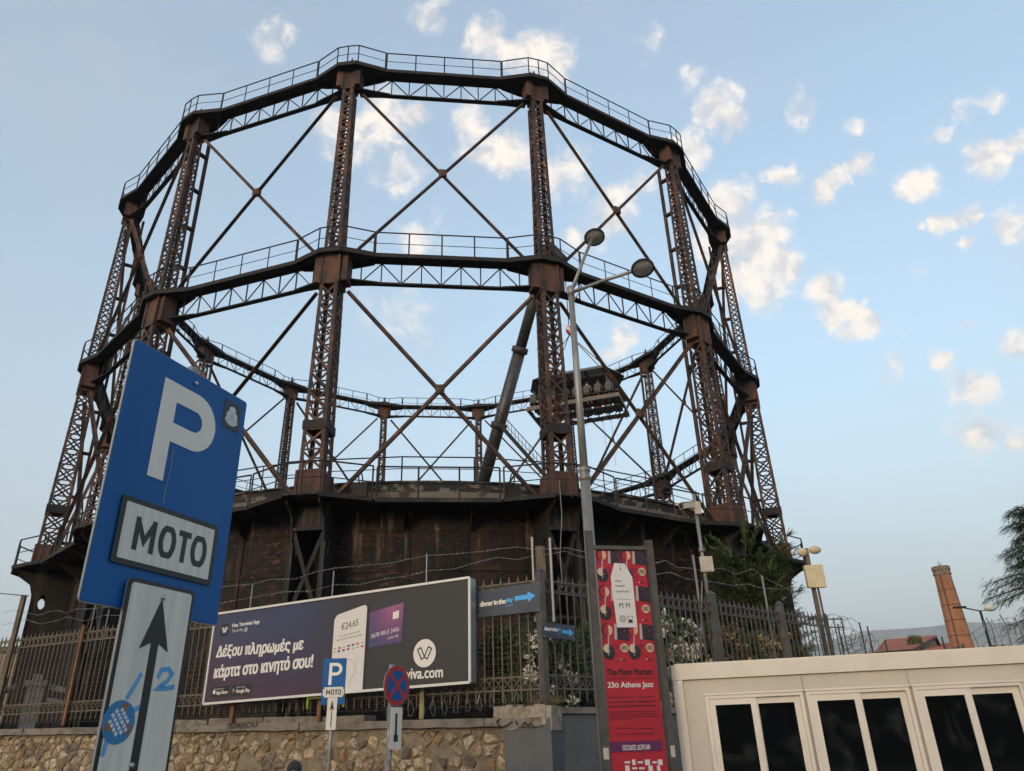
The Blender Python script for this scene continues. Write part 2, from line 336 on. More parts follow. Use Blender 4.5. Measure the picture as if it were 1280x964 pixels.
# repeated pieces: one mesh per kind
def deck_poly(zA, big):
    if big: return [(1.12,.58),(1.08,.62),(.25,2.0),(-1.1,2.0),(-1.1,-2.0),(.25,-2.0),(1.08,-.62),(1.12,-.58)]
    return [(.56,.40),(.52,.46),(.0,1.50),(-.54,1.38),(-.66,.5),(-.66,-.5),(-.54,-1.38),(.0,-1.50),(.52,-.46),(.56,-.40)]
def lattice(mb, z_a, z_b, n, wl=.06):
    for i in range(n):
        za = z_a+(z_b-z_a)*i/n; zb = z_a+(z_b-z_a)*(i+1)/n
        oa, ia, ta = half(za, 0); ob, ib, tb = half(zb, 0)
        ca = [(oa, ta), (oa, -ta), (ia, -ta), (ia, ta)]; cb = [(ob, tb), (ob, -tb), (ib, -tb), (ib, tb)]
        for q in range(4):
            r = (q+1) % 4
            P = lambda c, z: (RR+c[0], c[1], z)
            nrm = [(1,0,0),(0,-1,0),(-1,0,0),(0,1,0)][q]
            mb.bar(P(ca[q], za), P(cb[r], zb), wl, .02, nrm); mb.bar(P(ca[r], za), P(cb[q], zb), wl, .024, nrm)
            mb.bar(P(ca[q], za), P(ca[r], za), wl*.8, .03, nrm)
    return mb
def posts(z_a, z_b):
    mb = MB()
    oa, ia, ta = half(z_a, 0); ob, ib, tb = half(z_b, 0)
    for sx, sy in ((1,1),(1,-1),(-1,-1),(-1,1)):
        A = V((RR+(oa if sx > 0 else ia), sy*ta, z_a)); B = V((RR+(ob if sx > 0 else ib), sy*tb, z_b))
        mb.bar(A-V((sx*.05,0,0)), B-V((sx*.05,0,0)), .02, .11, (1,0,0)); mb.bar(A-V((0,sy*.06,0)), B-V((0,sy*.06,0)), .12, .022, (1,0,0))
    return mb
def plated(z_a, z_b, gx=.03, wing=0):
    oa, ia, ta = half(z_a, 0); ob, ib, tb = half(z_b, 0); mb = MB()
    def ring(o, i, t, z): return [(RR+o+gx, t+gx, z), (RR+o+gx, -t-gx, z), (RR+i-gx, -t-gx, z), (RR+i-gx, t+gx, z)]
    mb.add(ring(oa, ia, ta, z_a)+ring(ob, ib, tb, z_b), [(0,1,2,3),(7,6,5,4),(0,4,5,1),(1,5,6,2),(2,6,7,3),(3,7,4,0)])
    # edge angles and rivet strips
    for sx, sy in ((1,1),(1,-1),(-1,-1),(-1,1)):
        mb.bar((RR+(oa+gx if sx > 0 else ia-gx), sy*(ta+gx), z_a), (RR+(ob+gx if sx > 0 else ib-gx), sy*(tb+gx), z_b), .09, .09, (1,0,0))
    if wing:
        for sy in (1,-1): mb.box(RR-.28, RR+.28, min(sy*(ta+.03), sy*(ta+wing)), max(sy*(ta+.03), sy*(ta+wing)), z_a+.15, z_b-.04)
    return mb
zl1, zh1 = Z0+.98, Z1-1.36; zl2, zh2 = Z1+.12, Z2-1.10
M_post1 = posts(Z0+.9, Z1).mesh('corner_post', RUST); M_post2 = posts(Z1, Z2).mesh('corner_post', RUST)
M_lat1 = lattice(MB(), zl1, zh1, 10, .07).mesh('lattice', RUST); M_lat2 = lattice(MB(), zl2, zh2, 13, .06).mesh('lattice', RUST)
mb = plated(Z0+.03, Z0+.98); mb.box(RR-.8, RR+.85, -.62, .62, Z0+.03, Z0+.09); M_base = mb.mesh('base_box', BOXRUST)
M_mid = plated(Z1-1.36, Z1-.02, .02, .30).mesh('middle_box', BOXRUST)
mb = plated(Z2-1.10, Z2-.02, .02, .28); mb.box(RR-.30, RR+.32, -.34, .34, Z2+.12, Z2+.34)
mb.add([(RR-.12,-.12,Z2+.34),(RR+.12,-.12,Z2+.34),(RR+.12,.12,Z2+.34),(RR-.12,.12,Z2+.34),(RR,0,Z2+1.0)], [(0,1,4),(1,2,4),(2,3,4),(3,0,4)])
M_top = mb.mesh('capital_box', BOXRUST)
mb = MB(); oz = half(zl1+1.6, 0)
mb.box(RR+oz[1]-.04, RR+oz[0]+.04, -oz[2]-.04, oz[2]+.04, zl1+1.45, zl1+1.75); M_diaph = mb.mesh('stiffening_plate', DARKIRON)
mb = MB().prism([(RR+p[0], p[1]) for p in deck_poly(0, False)], -.02, .11)
for (p, q) in zip(deck_poly(0, False), deck_poly(0, False)[1:]+deck_poly(0, False)[:1]):
    if not (p[0] > .99 and False): mb.bar((RR+p[0], p[1], -.03), (RR+q[0], q[1], -.03), .05, .16)
M_deck = mb.mesh('platform_deck', DARKIRON)
M_gus = [MB().prism([(RR+.08,.36),(RR-.44,1.65),(RR-.64,1.60),(RR-.45,.36)], -1.01, -.95).mesh('gusset_plate', DARKIRON), MB().prism([(RR+.08,-.36),(RR-.45,-.36),(RR-.64,-1.60),(RR-.44,-1.65)], -1.01, -.95).mesh('gusset_plate', DARKIRON)]
def railing_nodes(pts, z, mb, r=.028, hh=1.02, mid=.52, posts_=True, base=0.1):
    P = [V((p[0], p[1], z)) for p in pts]
    mb.tube([p+V((0,0,hh)) for p in P], r, 5); mb.tube([p+V((0,0,mid)) for p in P], r*.62, 4)
    for p in P: mb.tube([p+V((0,0,-.1)), p+V((0,0,hh))], r, 4)
    return mb
M_plrail = railing_nodes([(RR-.02,-1.50),(RR+.52,-.46),(RR+.55,0),(RR+.52,.46),(RR-.02,1.50)], 0, MB()).mesh('platform_railing', RAILM)
mb = MB(); gx = RR-.70
mb.bar((gx, 0, Z0+.1), (gx, 0, Z2-.75), .10, .10, (1,0,0)); mb.bar((gx-.06, 0, Z0+.1), (gx-.06, 0, Z2-.75), .15, .03, (1,0,0)); M_rail = mb.mesh('guide_rail', RUST)
M_brk = []; z = Z0+1.2
while z < Z2-.9:
    i_ = half(z, 0)[1]; M_brk.append(MB().bar((gx, .0, z), (RR+i_, .0, z), .16, .12).mesh('rail_bracket', DARKIRON)); z += 2.05
# pilaster under each column
mb = MB()
for sy in (1,-1):
    y0, y1 = (sy*.52-.03, sy*.52+.03)
    hole = [(RR-.20+.14*cos(t), Z0-1.35+.30*sin(t)) for t in [2*pi*k/10 for k in range(10)]]
    outer = [(RT-.02,-.3),(RR+.18,-.3),(RR+.18,Z0-1.6),(RR+.22,Z0-.95),(RR+.36,Z0-.52),(RR+.85,Z0-.20),(RR+.85,Z0-.07),(RT-.02,Z0-.07)]
    # plate with hole: split into strips around the hole
    hx, hz = RR+.12, Z0-1.35
    bm = bmesh.new(); vo = [bm.verts.new((x, y0, z)) for x, z in outer]; vh = [bm.verts.new((x, y0, z)) for x, z in hole]
    ed = [bm.edges.new((vo[i], vo[(i+1) % len(vo)])) for i in range(len(vo))]+[bm.edges.new((vh[i], vh[(i+1) % 10])) for i in range(10)]
    bmesh.ops.triangle_fill(bm, edges=ed, use_beauty=True)
    bad = [f for f in bm.faces if all(v in vh for v in f.verts)]
    bmesh.ops.delete(bm, geom=bad, context='FACES_ONLY')
    g = bmesh.ops.extrude_face_region(bm, geom=bm.faces[:]); bmesh.ops.translate(bm, verts=[v for v in g['geom'] if isinstance(v, bmesh.types.BMVert)], vec=(0, y1-y0, 0))
    bm.verts.index_update(); mb.add([v.co for v in bm.verts], [tuple(v.index for v in f.verts) for f in bm.faces]); bm.free()
    mb.bar((RR+.18, sy*.52, 0), (RR+.18, sy*.52, Z0-1.3), .16, .05, (1,0,0))
M_pil = mb.mesh('pilaster_plate', PILAST)
mb = MB(); mb.bar((RR+.16,-.52,Z0-.88),(RR+.16,.52,Z0-.88), .12, .10); mb.box(RT, RR+.1, -.5, .5, Z0-.87, Z0-.81)
mb.box(RR+.05, RR+.09, -.49, .49, Z0-.81, Z0-.12)
mb.bar((RR+.12,-.48,Z0-.95),(RR+.12,.48,Z0-3.6), .13, .03, (1,0,0)); mb.bar((RR+.08,.48,Z0-.95),(RR+.08,-.48,Z0-3.6), .13, .03, (1,0,0))
mb.bar((RR+.12,-.48,Z0-3.7),(RR+.12,.48,Z0-7.4), .13, .03, (1,0,0)); mb.bar((RR+.08,.48,Z0-3.7),(RR+.08,-.48,Z0-7.4), .13, .03, (1,0,0)); mb.bar((RR+.12,-.5,Z0-3.65),(RR+.12,.5,Z0-3.65), .10, .10)
M_pilx = mb.mesh('pilaster_bracing', PILAST)
# base platform
bp_ = [(RR+p[0], p[1]) for p in deck_poly(0, True)]
mb = MB().prism(bp_, Z0-.05, Z0+.025)
for (p, q) in zip(bp_, bp_[1:]):
    if p[0] < RR-1 and q[0] < RR-1: continue
    mb.bar((p[0], p[1], Z0-.06), (q[0], q[1], Z0-.06), .05, .13)
M_bplat = mb.mesh('base_platform', PILAST)
M_bprail = railing_nodes([(RR+.22,-2.0),(RR+1.04,-.60),(RR+1.07,0),(RR+1.04,.60),(RR+.22,2.0)], Z0, MB(), .03, 1.05).mesh('platform_railing', RAILM)
LG = 2*RR*sin(DA/2); XG = RR*cos(DA/2)
# base walkway between platforms (girder frame: x outward, y along)
mb = MB(); yw = LG/2-2.03
mb.prism([(XG+.62,-yw),(XG+.62,yw),(XG-.75,yw),(XG-.75,-yw)], Z0-.045, Z0+.02); mb.bar((XG+.62,-yw,Z0-.06),(XG+.62,yw,Z0-.06), .05, .14)
for y in (-1.1, 1.1):
    mb.prism([(RT+.0, Z0-.72), (RT+.08, Z0-.72), (XG+.40, Z0-.12), (RT, Z0-.12)], y-.015, y+.015, 'y'); mb.bar((RT+.08,y,Z0-.72),(XG+.40,y,Z0-.13), .10, .02, (0,1,0))
M_bwalk = mb.mesh('base_walkway', PILAST)
ny = 4
M_bwrail = railing_nodes([(XG+.60, -LG/2+2.03+(LG-4.06)*i/3) for i in range(4)], Z0, MB(), .03, 1.05).mesh('walkway_railing', RAILM)
M_rrail = railing_nodes([((RT-.2)*cos(a), (RT-.2)*sin(a)) for a in [DA*(i/3-.5) for i in range(4)]], Z0+1.0, MB(), .026, .95).mesh('rim_railing', RAILM)
def girder(n):
    ch = MB(); yk = LG/2-1.40
    ch.prism([(XG+.30,-yk),(XG+.30,yk),(XG-.24,yk),(XG-.24,-yk)], .02, .10)
    ch.bar((XG+.29,-yk,-.01),(XG+.29,yk,-.01), .05, .14); ch.bar((XG-.23,-yk,.0),(XG-.23,yk,.0), .05, .08)
    lc = MB(); lc.bar((XG-.20,-LG/2+.6,-.98),(XG-.20,LG/2-.6,-.98), .20, .05); lc.bar((XG-.20,-LG/2+.6,-.93),(XG-.20,LG/2-.6,-.93), .03, .10)
    wb = MB(); yy = [-LG/2+1.0+(LG-2.0)*i/n for i in range(n+1)]
    for i, y in enumerate(yy):
        wb.bar((XG-.20,y,-.96),(XG-.20,y,-.03), .045, .035, (1,0,0))
        if i < n:
            a, b = (y, yy[i+1]) if i % 2 == 0 else (yy[i+1], y)
            wb.bar((XG-.19,a,-.94),(XG-.19,b,-.06), .04, .03, (1,0,0))
    rl = railing_nodes([(XG+.32, -LG/2+1.52+(LG-3.04)*i/4) for i in range(5)], 0, MB())
    return ch, lc, wb, rl
g = girder(8)
M_gd = g[0].mesh('walkway_girder', DARKIRON); M_gl = g[1].mesh('lower_chord', DARKIRON); M_gw = g[2].mesh('girder_web', RAILM); M_gr = g[3].mesh('walkway_railing', RAILM)
for k in range(NC):
    c = inst('guide_column', M_post1, gas, (0,0,0), (0,0,k*DA))
    inst('corner_post', M_post2, c)
    for mm_ in (M_lat1, M_lat2):
        o = inst('lattice', mm_, c); o['kind'] = 'stuff'
    inst('base_box', M_base, c); inst('middle_box', M_mid, c); inst('capital_box', M_top, c); inst('stiffening_plate', M_diaph, c)
    for zz in (Z1, Z2):
        inst('platform_deck', M_deck, c, (0,0,zz)); [inst('gusset_plate', g_, c, (0,0,zz)) for g_ in M_gus]; inst('platform_railing', M_plrail, c, (0,0,zz+.02))
    inst('guide_rail', M_rail, c); [inst('rail_bracket', q_, c) for q_ in M_brk]
    pl = inst('pilaster', M_pil, gas, (0,0,0), (0,0,k*DA)); inst('pilaster_bracing', M_pilx, pl)
    bpf = inst('base_platform', M_bplat, gas, (0,0,0), (0,0,k*DA)); inst('platform_railing', M_bprail, bpf)
    bw = inst('base_walkway', M_bwalk, gas, (0,0,0), (0,0,(k+.5)*DA)); inst('walkway_railing', M_bwrail, bw)
    inst('rim_railing', M_rrail, gas, (0,0,0), (0,0,(k+.5)*DA))
    for zz in (Z1, Z2):
        gd = inst('walkway_girder', M_gd, gas, (0,0,zz), (0,0,(k+.5)*DA)); inst('lower_chord', M_gl, gd)
        wbo = inst('girder_web', M_gw, gd); wbo['kind'] = 'stuff'; inst('walkway_railing', M_gr, gd)
def brace_mesh(z_a, z_b, w):
    # L-section bar from left node (low) to right node (high), girder frame
    A = V((XG+.05, -LG/2+.62, z_a)); B = V((XG+.05, LG/2-.58, z_b)); mb = MB()
    mb.bar(A, B, .03, w, (0,0,1)); mb.bar(A+V((.06,0,-w*.45)), B+V((.06,0,-w*.45)), w, .03, (0,0,1)); return mb
for z_a, z_b, w in ((Z0+.12, Z1-1.45, .155), (Z1+.12, Z2-1.2, .135)):
    ma = brace_mesh(z_a, z_b, w); m1 = ma.mesh('diagonal_brace', RUST)
    mb2 = MB(); mb2.add([(x-.07, -y, z) for x, y, z in ma.v], [tuple(reversed(f)) for f in ma.f]); m2 = mb2.mesh('diagonal_brace', RUST)
    mg = MB().box(XG+.0, XG+.16, -.16, .16, (z_a+z_b)/2-.16, (z_a+z_b)/2+.16).mesh('cross_gusset', BOXRUST)
    for k in range(NC):
        b1 = inst('diagonal_brace', m1, gas, (0,0,0), (0,0,(k+.5)*DA)); inst('diagonal_brace', m2, gas, (0,0,0), (0,0,(k+.5)*DA))
        inst('cross_gusset', mg, b1)
# pulley machinery by one column on the middle walkway
mb = MB(); mb.box(RR-.1, RR+.25, .55, .85, Z1+.11, Z1+.42)
mb.build('winch_box', DARKIRON, gas, rot=(0,0,3*DA))
# handwheel valves on the base deck
for k, y in ((2, 1.5), (3, -1.6)):
    mb = MB(); mb.tube([(RR-.1+.22*cos(t), y, Z0+.75+.22*sin(t)) for t in [2*pi*i/14 for i in range(14)]], .025, 5, closed=True)
    mb.box(RR-.2, RR, y-.25, y+.25, Z0+.05, Z0+.55); mb.build('handwheel_valve', DARKIRON, gas, rot=(0,0,k*DA))
# stair with handrails inside the far side
mb = MB(); gm = Matrix.Rotation(-PHI, 4, 'Z') @ Matrix.Translation((-CXY[0], -CXY[1], 0))
sa, sb = gm @ atD(622, 528, 47), gm @ atD(686, 600, 46)
mb.bar(sa, sb, .06, .26)
sdv = (gm.to_3x3() @ V((.3, .95, 0))).normalized()*.8
mb.bar(sa+sdv, sb+sdv, .06, .26)
for i in range(26): p = sa.lerp(sb, i/25); mb.bar(p, p+sdv, .2, .03)
for s_ in (V(), sdv):
    mb.tube([sa+s_+V((0,0,1)), sb+s_+V((0,0,1))], .025, 4); mb.tube([sa+s_+V((0,0,.5)), sb+s_+V((0,0,.5))], .018, 4)
    for i in range(8): p = sa.lerp(sb, i/7)+s_; mb.tube([p, p+V((0,0,1))], .02, 4)
mb.build('access_stair', DARKIRON, gas)

# ------------------------------------------------------------------ text and flat panels
class Panel:
    """a vertical sheet at O; local x runs to the viewer's right, local -y faces the viewer, z up"""
    def __init__(s, O, u):
        s.O = V(O); s.u = V((u[0], u[1], 0)).normalized(); s.n = V((s.u.y, -s.u.x, 0)); s.rz = atan2(s.u.y, s.u.x)
    def loc(s, px, py):
        d = ray(px, py); e = V((0,0,EYE)); t = (s.O-e).dot(s.n)/d.dot(s.n); p = e+d*t-s.O
        return p.dot(s.u), p.z
    def P(s, *pts): return [s.loc(*p) for p in pts]
def text_mesh(txt, bold=0.0, shear=0.0, spacing=1.0):
    if 'σ' in txt:                        # draw sigma as omicron plus its top bar
        me = text_mesh(txt.replace('σ', 'ο'), bold, shear, spacing); om = text_mesh('ο', 0, 0, spacing)
        ox = [v.co.x for v in om.vertices]; oy = [v.co.y for v in om.vertices]; w, h, b0_ = max(ox)-min(ox), max(oy), min(oy)
        VV = [tuple(v.co) for v in me.vertices]; FF = [tuple(p.vertices) for p in me.polygons]
        for i, ch_ in enumerate(txt):
            if ch_ != 'σ': continue
            pre = text_mesh((txt[:i]+'ο').replace('σ', 'ο'), 0, shear, spacing); xr = max(v.co.x for v in pre.vertices); n = len(VV); bpy.data.meshes.remove(pre)
            t_ = (h-b0_)*.17; VV += [(xr-w*.5, h-t_, 0), (xr+w*.16, h-t_, 0), (xr+w*.16, h, 0), (xr-w*.5, h, 0)]; FF.append((n, n+1, n+2, n+3))
        m2 = bpy.data.meshes.new('lettering'); m2.from_pydata(VV, [], FF); bpy.data.meshes.remove(me); bpy.data.meshes.remove(om); return m2
    c = bpy.data.curves.new('lettering', 'FONT'); c.body = txt; c.offset = bold; c.shear = shear; c.space_character = spacing; c.resolution_u = 3
    o = bpy.data.objects.new('lettering', c); COL.objects.link(o); dg = bpy.context.evaluated_depsgraph_get()
    me = bpy.data.meshes.new_from_object(o.evaluated_get(dg)); bpy.data.objects.remove(o); bpy.data.curves.remove(c); return me
def text(parent, txt, x0, x1, zc, h, y, m, bold=0.0, shear=0.0, z_slope=0.0, spacing=1.0, name='lettering'):
    """flat lettering fitted to x0..x1 and height h, printed a hair in front of its sheet"""
    me = text_mesh(txt, 0, shear, spacing); vs = me.vertices
    if not len(vs): return None
    ax, bx = min(v.co.x for v in vs), max(v.co.x for v in vs); az, bz = min(v.co.y for v in vs), max(v.co.y for v in vs)
    for v in vs:
        fx = (v.co.x-ax)/(bx-ax); fz = (v.co.y-(az+bz)/2)/(bz-az)
        v.co = (x0+fx*(x1-x0), y, zc+fz*h+fx*z_slope)
    if bold:
        n = len(vs); V_ = [tuple(v.co) for v in vs]; F_ = [tuple(p.vertices) for p in me.polygons]; VV, FF = [], []; dlt = h*bold*3.2; q_ = 0
        for dx, dz in ((-1,-.5),(1,-.5),(-1,.5),(1,.5),(0,0)):
            VV += [(a+dx*dlt, b-.00012*q_, c+dz*dlt) for a, b, c in V_]; FF += [tuple(i+q_*n for i in f) for f in F_]; q_ += 1
        me2 = bpy.data.meshes.new('lettering'); me2.from_pydata(VV, [], FF); bpy.data.meshes.remove(me); me = me2
    me.materials.clear(); me.materials.append(m); o = bpy.data.objects.new(name, me); COL.objects.link(o); o.parent = parent; return o
def flat(parent, name, poly, y0, y1, m, kind=None):   # polygon in xz between y0 (front) and y1
    return MB().prism(poly, y0, y1, 'y').build(name, m, parent, kind=kind)
def rrect(x0, x1, z0, z1, r, n=4):
    out = []
    for cx, cz, a0 in ((x1-r, z0+r, -pi/2), (x1-r, z1-r, 0), (x0+r, z1-r, pi/2), (x0+r, z0+r, pi)):
        out += [(cx+r*cos(a0+pi/2*i/n), cz+r*sin(a0+pi/2*i/n)) for i in range(n+1)]
    return out
def circ(cx, cz, r, n=28, rz=None): return [(cx+r*cos(2*pi*i/n), cz+(rz or r)*sin(2*pi*i/n)) for i in range(n)]

# ------------------------------------------------------------------ near parking sign
BLUE = mat('blue_sign_sheeting', (.0, .098, .33), .45, 0, (.0, .086, .29), 2, .4, .65, spec=.25)
REFL = mat('white_sign_sheeting', (.74,.70,.63), .5, 0, (.62,.59,.53), 3, .35, .65, (12,1,.3), spec=.3)
PWH = mat('white_letter_sheeting', (.78,.73,.66), .45, 0, (.70,.65,.58), 6, .45, .7, (1,1,.3))
ALU = mat('aluminium_back', (.35,.35,.35), .45, .7)
SGN = Panel((-1.32, 2.29, 0), (.20, .56))
sign = thing('parking_sign', 'large close blue parking sign with MOTO plate above a white arrow plate', 'traffic sign', (SGN.O.x, SGN.O.y, .12), SGN.rz)
SZ = .12
def sg(*pts): return [(x, z-SZ) for x, z in SGN.P(*pts)]
c4 = sg((172,424),(311,505),(268,782),(99,749))
x0, x1 = (c4[0][0]+c4[3][0])/2, (c4[1][0]+c4[2][0])/2; zt, zb = (c4[0][1]+c4[1][1])/2, (c4[2][1]+c4[3][1])/2
def nrect(a, b):   # upright rectangle from two opposite pixel corners
    (ax, az), (bx, bz) = sg(a, b); return min(ax,bx), max(ax,bx), min(az,bz), max(az,bz)
MB().prism(rrect(x0, x1, zb, zt, .012), 0, .003, 'y').build('blue_plate', [BLUE], sign)
MB().prism(rrect(x0-.003, x1+.003, zb-.003, zt+.003, .014), .0035, .012, 'y').build('plate_edge', ALU, sign)
# the letter P
(pa, pb), (pc, pd), (pe, pf) = sg((184,594),(206,471),(271,523))
px0 = (pa+pc)/2; pz0, pz1 = pb, pd; pt = .072; pw = pe-px0; ph = pz1-pz0; bh = ph*.60
mb = MB(); zc = pz1-bh/2; rad = bh/2-pt/2
mb.ribbon([(px0+pt/2, pz0), (px0+pt/2, pz1)], pt, -.0018, -.0006)
arc = [(px0+pt, pz1-pt/2)] + [(px0+pw-pt/2-rad+rad*cos(t), zc+rad*sin(t)) for t in [pi/2-pi*i/14 for i in range(15)]] + [(px0+pt, pz1-bh+pt/2)]
mb.ribbon(arc, pt, -.0018, -.0006); mb.build('letter_p', PWH, sign)
a = nrect((147,660), (266,672)); q = sg((153,618),(273,659),(260,732),(135,702))
mx0, mx1 = (q[0][0]+q[3][0])/2, (q[1][0]+q[2][0])/2; mz1, mz0 = (q[0][1]+q[1][1])/2, (q[2][1]+q[3][1])/2
pl = MB().prism(rrect(mx0, mx1, mz0, mz1, .006), -.0065, -.0035, 'y').build('moto_plate', BLACK, sign)
MB().prism(rrect(mx0+.020, mx1-.020, mz0+.018, mz1-.018, .004), -.0080, -.0066, 'y').build('plate_face', REFL, pl)
(ta, tb), (tc_, td) = sg((161,687),(256,690)); (_, te) = sg((168,646))[0]
def moto(par, xa, xb, zc, h, y, w):
    W_ = xb-xa; z0, z1 = zc-h/2+w/2, zc+h/2-w/2; mb = MB(); cw = W_*.235
    x = xa+w/2; mw = W_*.27-w; mb.ribbon([(x,z0-w/2),(x,z1+w/2)], w, y-.0004, y).ribbon([(x+mw,z0-w/2),(x+mw,z1+w/2)], w, y-.0004, y).ribbon([(x,z1),(x+mw/2,z0+h*.22),(x+mw,z1)], w*.9, y-.0006, y-.0001)
    for xo in (xa+W_*.315, xb-cw):
        mb.ribbon([(xo+cw/2+(cw-w)/2*cos(t)*(1 if abs(cos(t)) < 1 else 1), zc+(h-w)/2*max(-1, min(1, sin(t)*1.12))) for t in [2*pi*i/28 for i in range(28)]], w, y-.0004, y, True)
    xt = xa+W_*.575; tw = W_*.175; mb.ribbon([(xt,z1),(xt+tw,z1)], w, y-.0004, y).ribbon([(xt+tw/2,z1-w/2),(xt+tw/2,z0-w/2)], w, y-.0004, y)
    return mb.build('lettering', BLACK, par, kind='stuff')
moto(pl, ta, tc_, (mz0+mz1)/2-.002, (mz1-mz0)*.50, -.0083, (mz1-mz0)*.095)
# arrow plate
q = sg((157,723),(239,739)); ax0, ax1 = q[0][0], q[1][0]; az1 = (q[0][1]+q[1][1])/2; az0 = az1-.95
ap = MB().prism(rrect(ax0, ax1, az0, az1, .02), -.018, -.015, 'y').build('arrow_plate', BLACK, sign)
MB().prism(rrect(ax0+.013, ax1-.013, az0+.013, az1-.013, .012), -.0195, -.0181, 'y').build('plate_face', REFL, ap)
MB().prism(rrect(ax0, ax1, az0, az1, .02), -.0148, -.0060, 'y').build('plate_edge', ALU, ap)
(tx, tz), (hl, hz_), (hr, _), (bx_, bz_) = sg((201,750),(168,807),(204,812),(157,956)); cxm = (ax0+ax1)/2
hz_ = (hz_+sg((204,812))[0][1])/2
mb = MB(); hw = (hr-hl)/2*1.0
mb.prism([(cxm-hw, hz_-.01), (cxm, hz_+.02), (cxm+hw, hz_-.01), (cxm, tz)], -.0212, -.0198, 'y'); mb.prism([(cxm-.017, az0+.03), (cxm+.017, az0+.03), (cxm+.016, hz_+.03), (cxm-.016, hz_+.03)], -.0209, -.0199, 'y')
mb.build('arrow', BLACK, ap)
for fx, fz in ((.53, .04), (.60, .93)):
    pass
SCREW = mat('screw_steel', (.4,.4,.4), .35, .9)
for p, yy in (((244.5,479.5), -.0035), ((198,748), -.0216), ((158,957), -.0212)):
    (sx, sz) = sg(p)[0]
    MB().lathe([(.001,.006),(.006,.005),(.009,.0)], 12).build('screw', SCREW, sign, loc=(sx, yy, sz), rot=(pi/2, 0, 0))
# stickers and pen marks
DKS = mat('dark_sticker', (.02,.03,.035), .5); STB = mat('blue_sticker', (.02,.19,.42), .5); PEN = mat('blue_marker', (.06,.30,.62), .45, 0, (.10,.36,.66), 30, .3, .6); BRN = mat('brown_print', (.22,.11,.07), .6); TXW = mat('sticker_text', (.62,.66,.68), .5)
q = sg((284,498),(303,511),(296,543),(275,530)); sx0, sx1, sz1, sz0 = (q[0][0]+q[3][0])/2, (q[1][0]+q[2][0])/2, (q[0][1]+q[1][1])/2, (q[2][1]+q[3][1])/2
st = flat(sign, 'dark_sticker', [(sx0,sz0),(sx1,sz0),(sx1,sz1),(sx0,sz1)], -.0012, -.0003, DKS)
w_, h_ = sx1-sx0, sz1-sz0; mb = MB()
for fx, fz, rx, rz_ in ((.50,.70,.17,.11), (.34,.46,.13,.16), (.64,.46,.16,.18), (.50,.36,.20,.15)):
    mb.ribbon(circ(sx0+fx*w_, sz0+fz*h_, rx*w_, 14, rz_*h_), .006, -.0016, -.0013, True); mb.prism(circ(sx0+fx*w_, sz0+fz*h_, rx*w_*.86, 14, rz_*h_*.86), -.0015, -.0013, 'y')
mb.ribbon([(sx0+w_*(.5+.34*cos(t)), sz0+h_*(.36+.18*sin(t))) for t in [pi+pi*i/10 for i in range(11)]], .008, -.0016, -.0013)
mb.build('drawn_figure', TXW, st)
(scx, scz), (sce, _), (_, sct) = sg((142,903),(158.5,905),(143,879.5))
rr_ = .062
bs = flat(ap, 'round_sticker', circ(scx, scz, rr_), -.0208, -.0197, STB)
mb = MB()
for ang, r0 in ((75, .78), (200, .72), (-25, .8)):
    a_ = radians(ang); mb.ico((scx+cos(a_)*rr_*r0*.9, -.0209, scz+sin(a_)*rr_*r0*.9), (.018, .0005, .016), 1, .25)
mb.build('paw_print', BRN, bs)
for i, t_ in enumerate(('ADOPT', 'STRAYS', 'BE KIND', 'TO CATS')):
    pass
mb = MB(); rnd_ = random.Random(3)
for i in range(4):
    L_ = (.055,.075,.075,.055)[i]; x = -L_/2
    while x < L_/2:
        w2 = rnd_.uniform(.008, .013); a_ = radians(-48); ox, oz_ = x+w2/2, .026-.017*i
        cx_, cz_ = scx+ox*cos(a_)-oz_*sin(a_)*-1*-1, scz+ox*sin(a_)+oz_*cos(a_)
        dx, dz = cos(a_)*w2/2, sin(a_)*w2/2
        mb.ribbon([(cx_-dx, cz_-dz), (cx_+dx, cz_+dz)], .011, -.0215, -.0209); x += w2+.004
mb.build('sticker_print', TXW, bs)
for q in (sg((171,842),(162,858),(152,874)), sg((158,893),(163,887),(170,884)), sg((127,926),(123,940),(120,946))): MB().ribbon(q, .015, -.0204, -.0197).build('marker_stroke', PEN, ap)
mb = MB()
q = sg((191,848),(196,838),(205,837),(209,843),(204,851),(195,858),(191,861),(200,861),(212,859)); mb.ribbon(q, .016, -.0204, -.0197)
mb.build('marker_scribble', PEN, ap)
# drip of old glue down the blue face
mb = MB(); q = sg((216,560),(213,585),(207,607),(203,628)); mb.ribbon(q, .003, -.0022, -.0019); mb.build('glue_streak', mat('glue', (.30,.27,.22), .7), sign)
poleD = (x0+x1)/2
MB().tube([(cxm+.02, .045, -.02), (cxm+.02, .045, zt+.02)], .030, 16).build('pole', GALV, sign, True)
for zz in (zt-.10, zb+.12): MB().box(cxm-.05, cxm+.09, .0125, .085, zz-.02, zz+.02).build('clamp', GALV, sign)
MB().lathe([(.001,.012),(.02,.010),(.032,.0),(.032,-.02)], 16).build('pole_cap', GALV, sign, loc=(cxm+.02, .045, zt+.03))

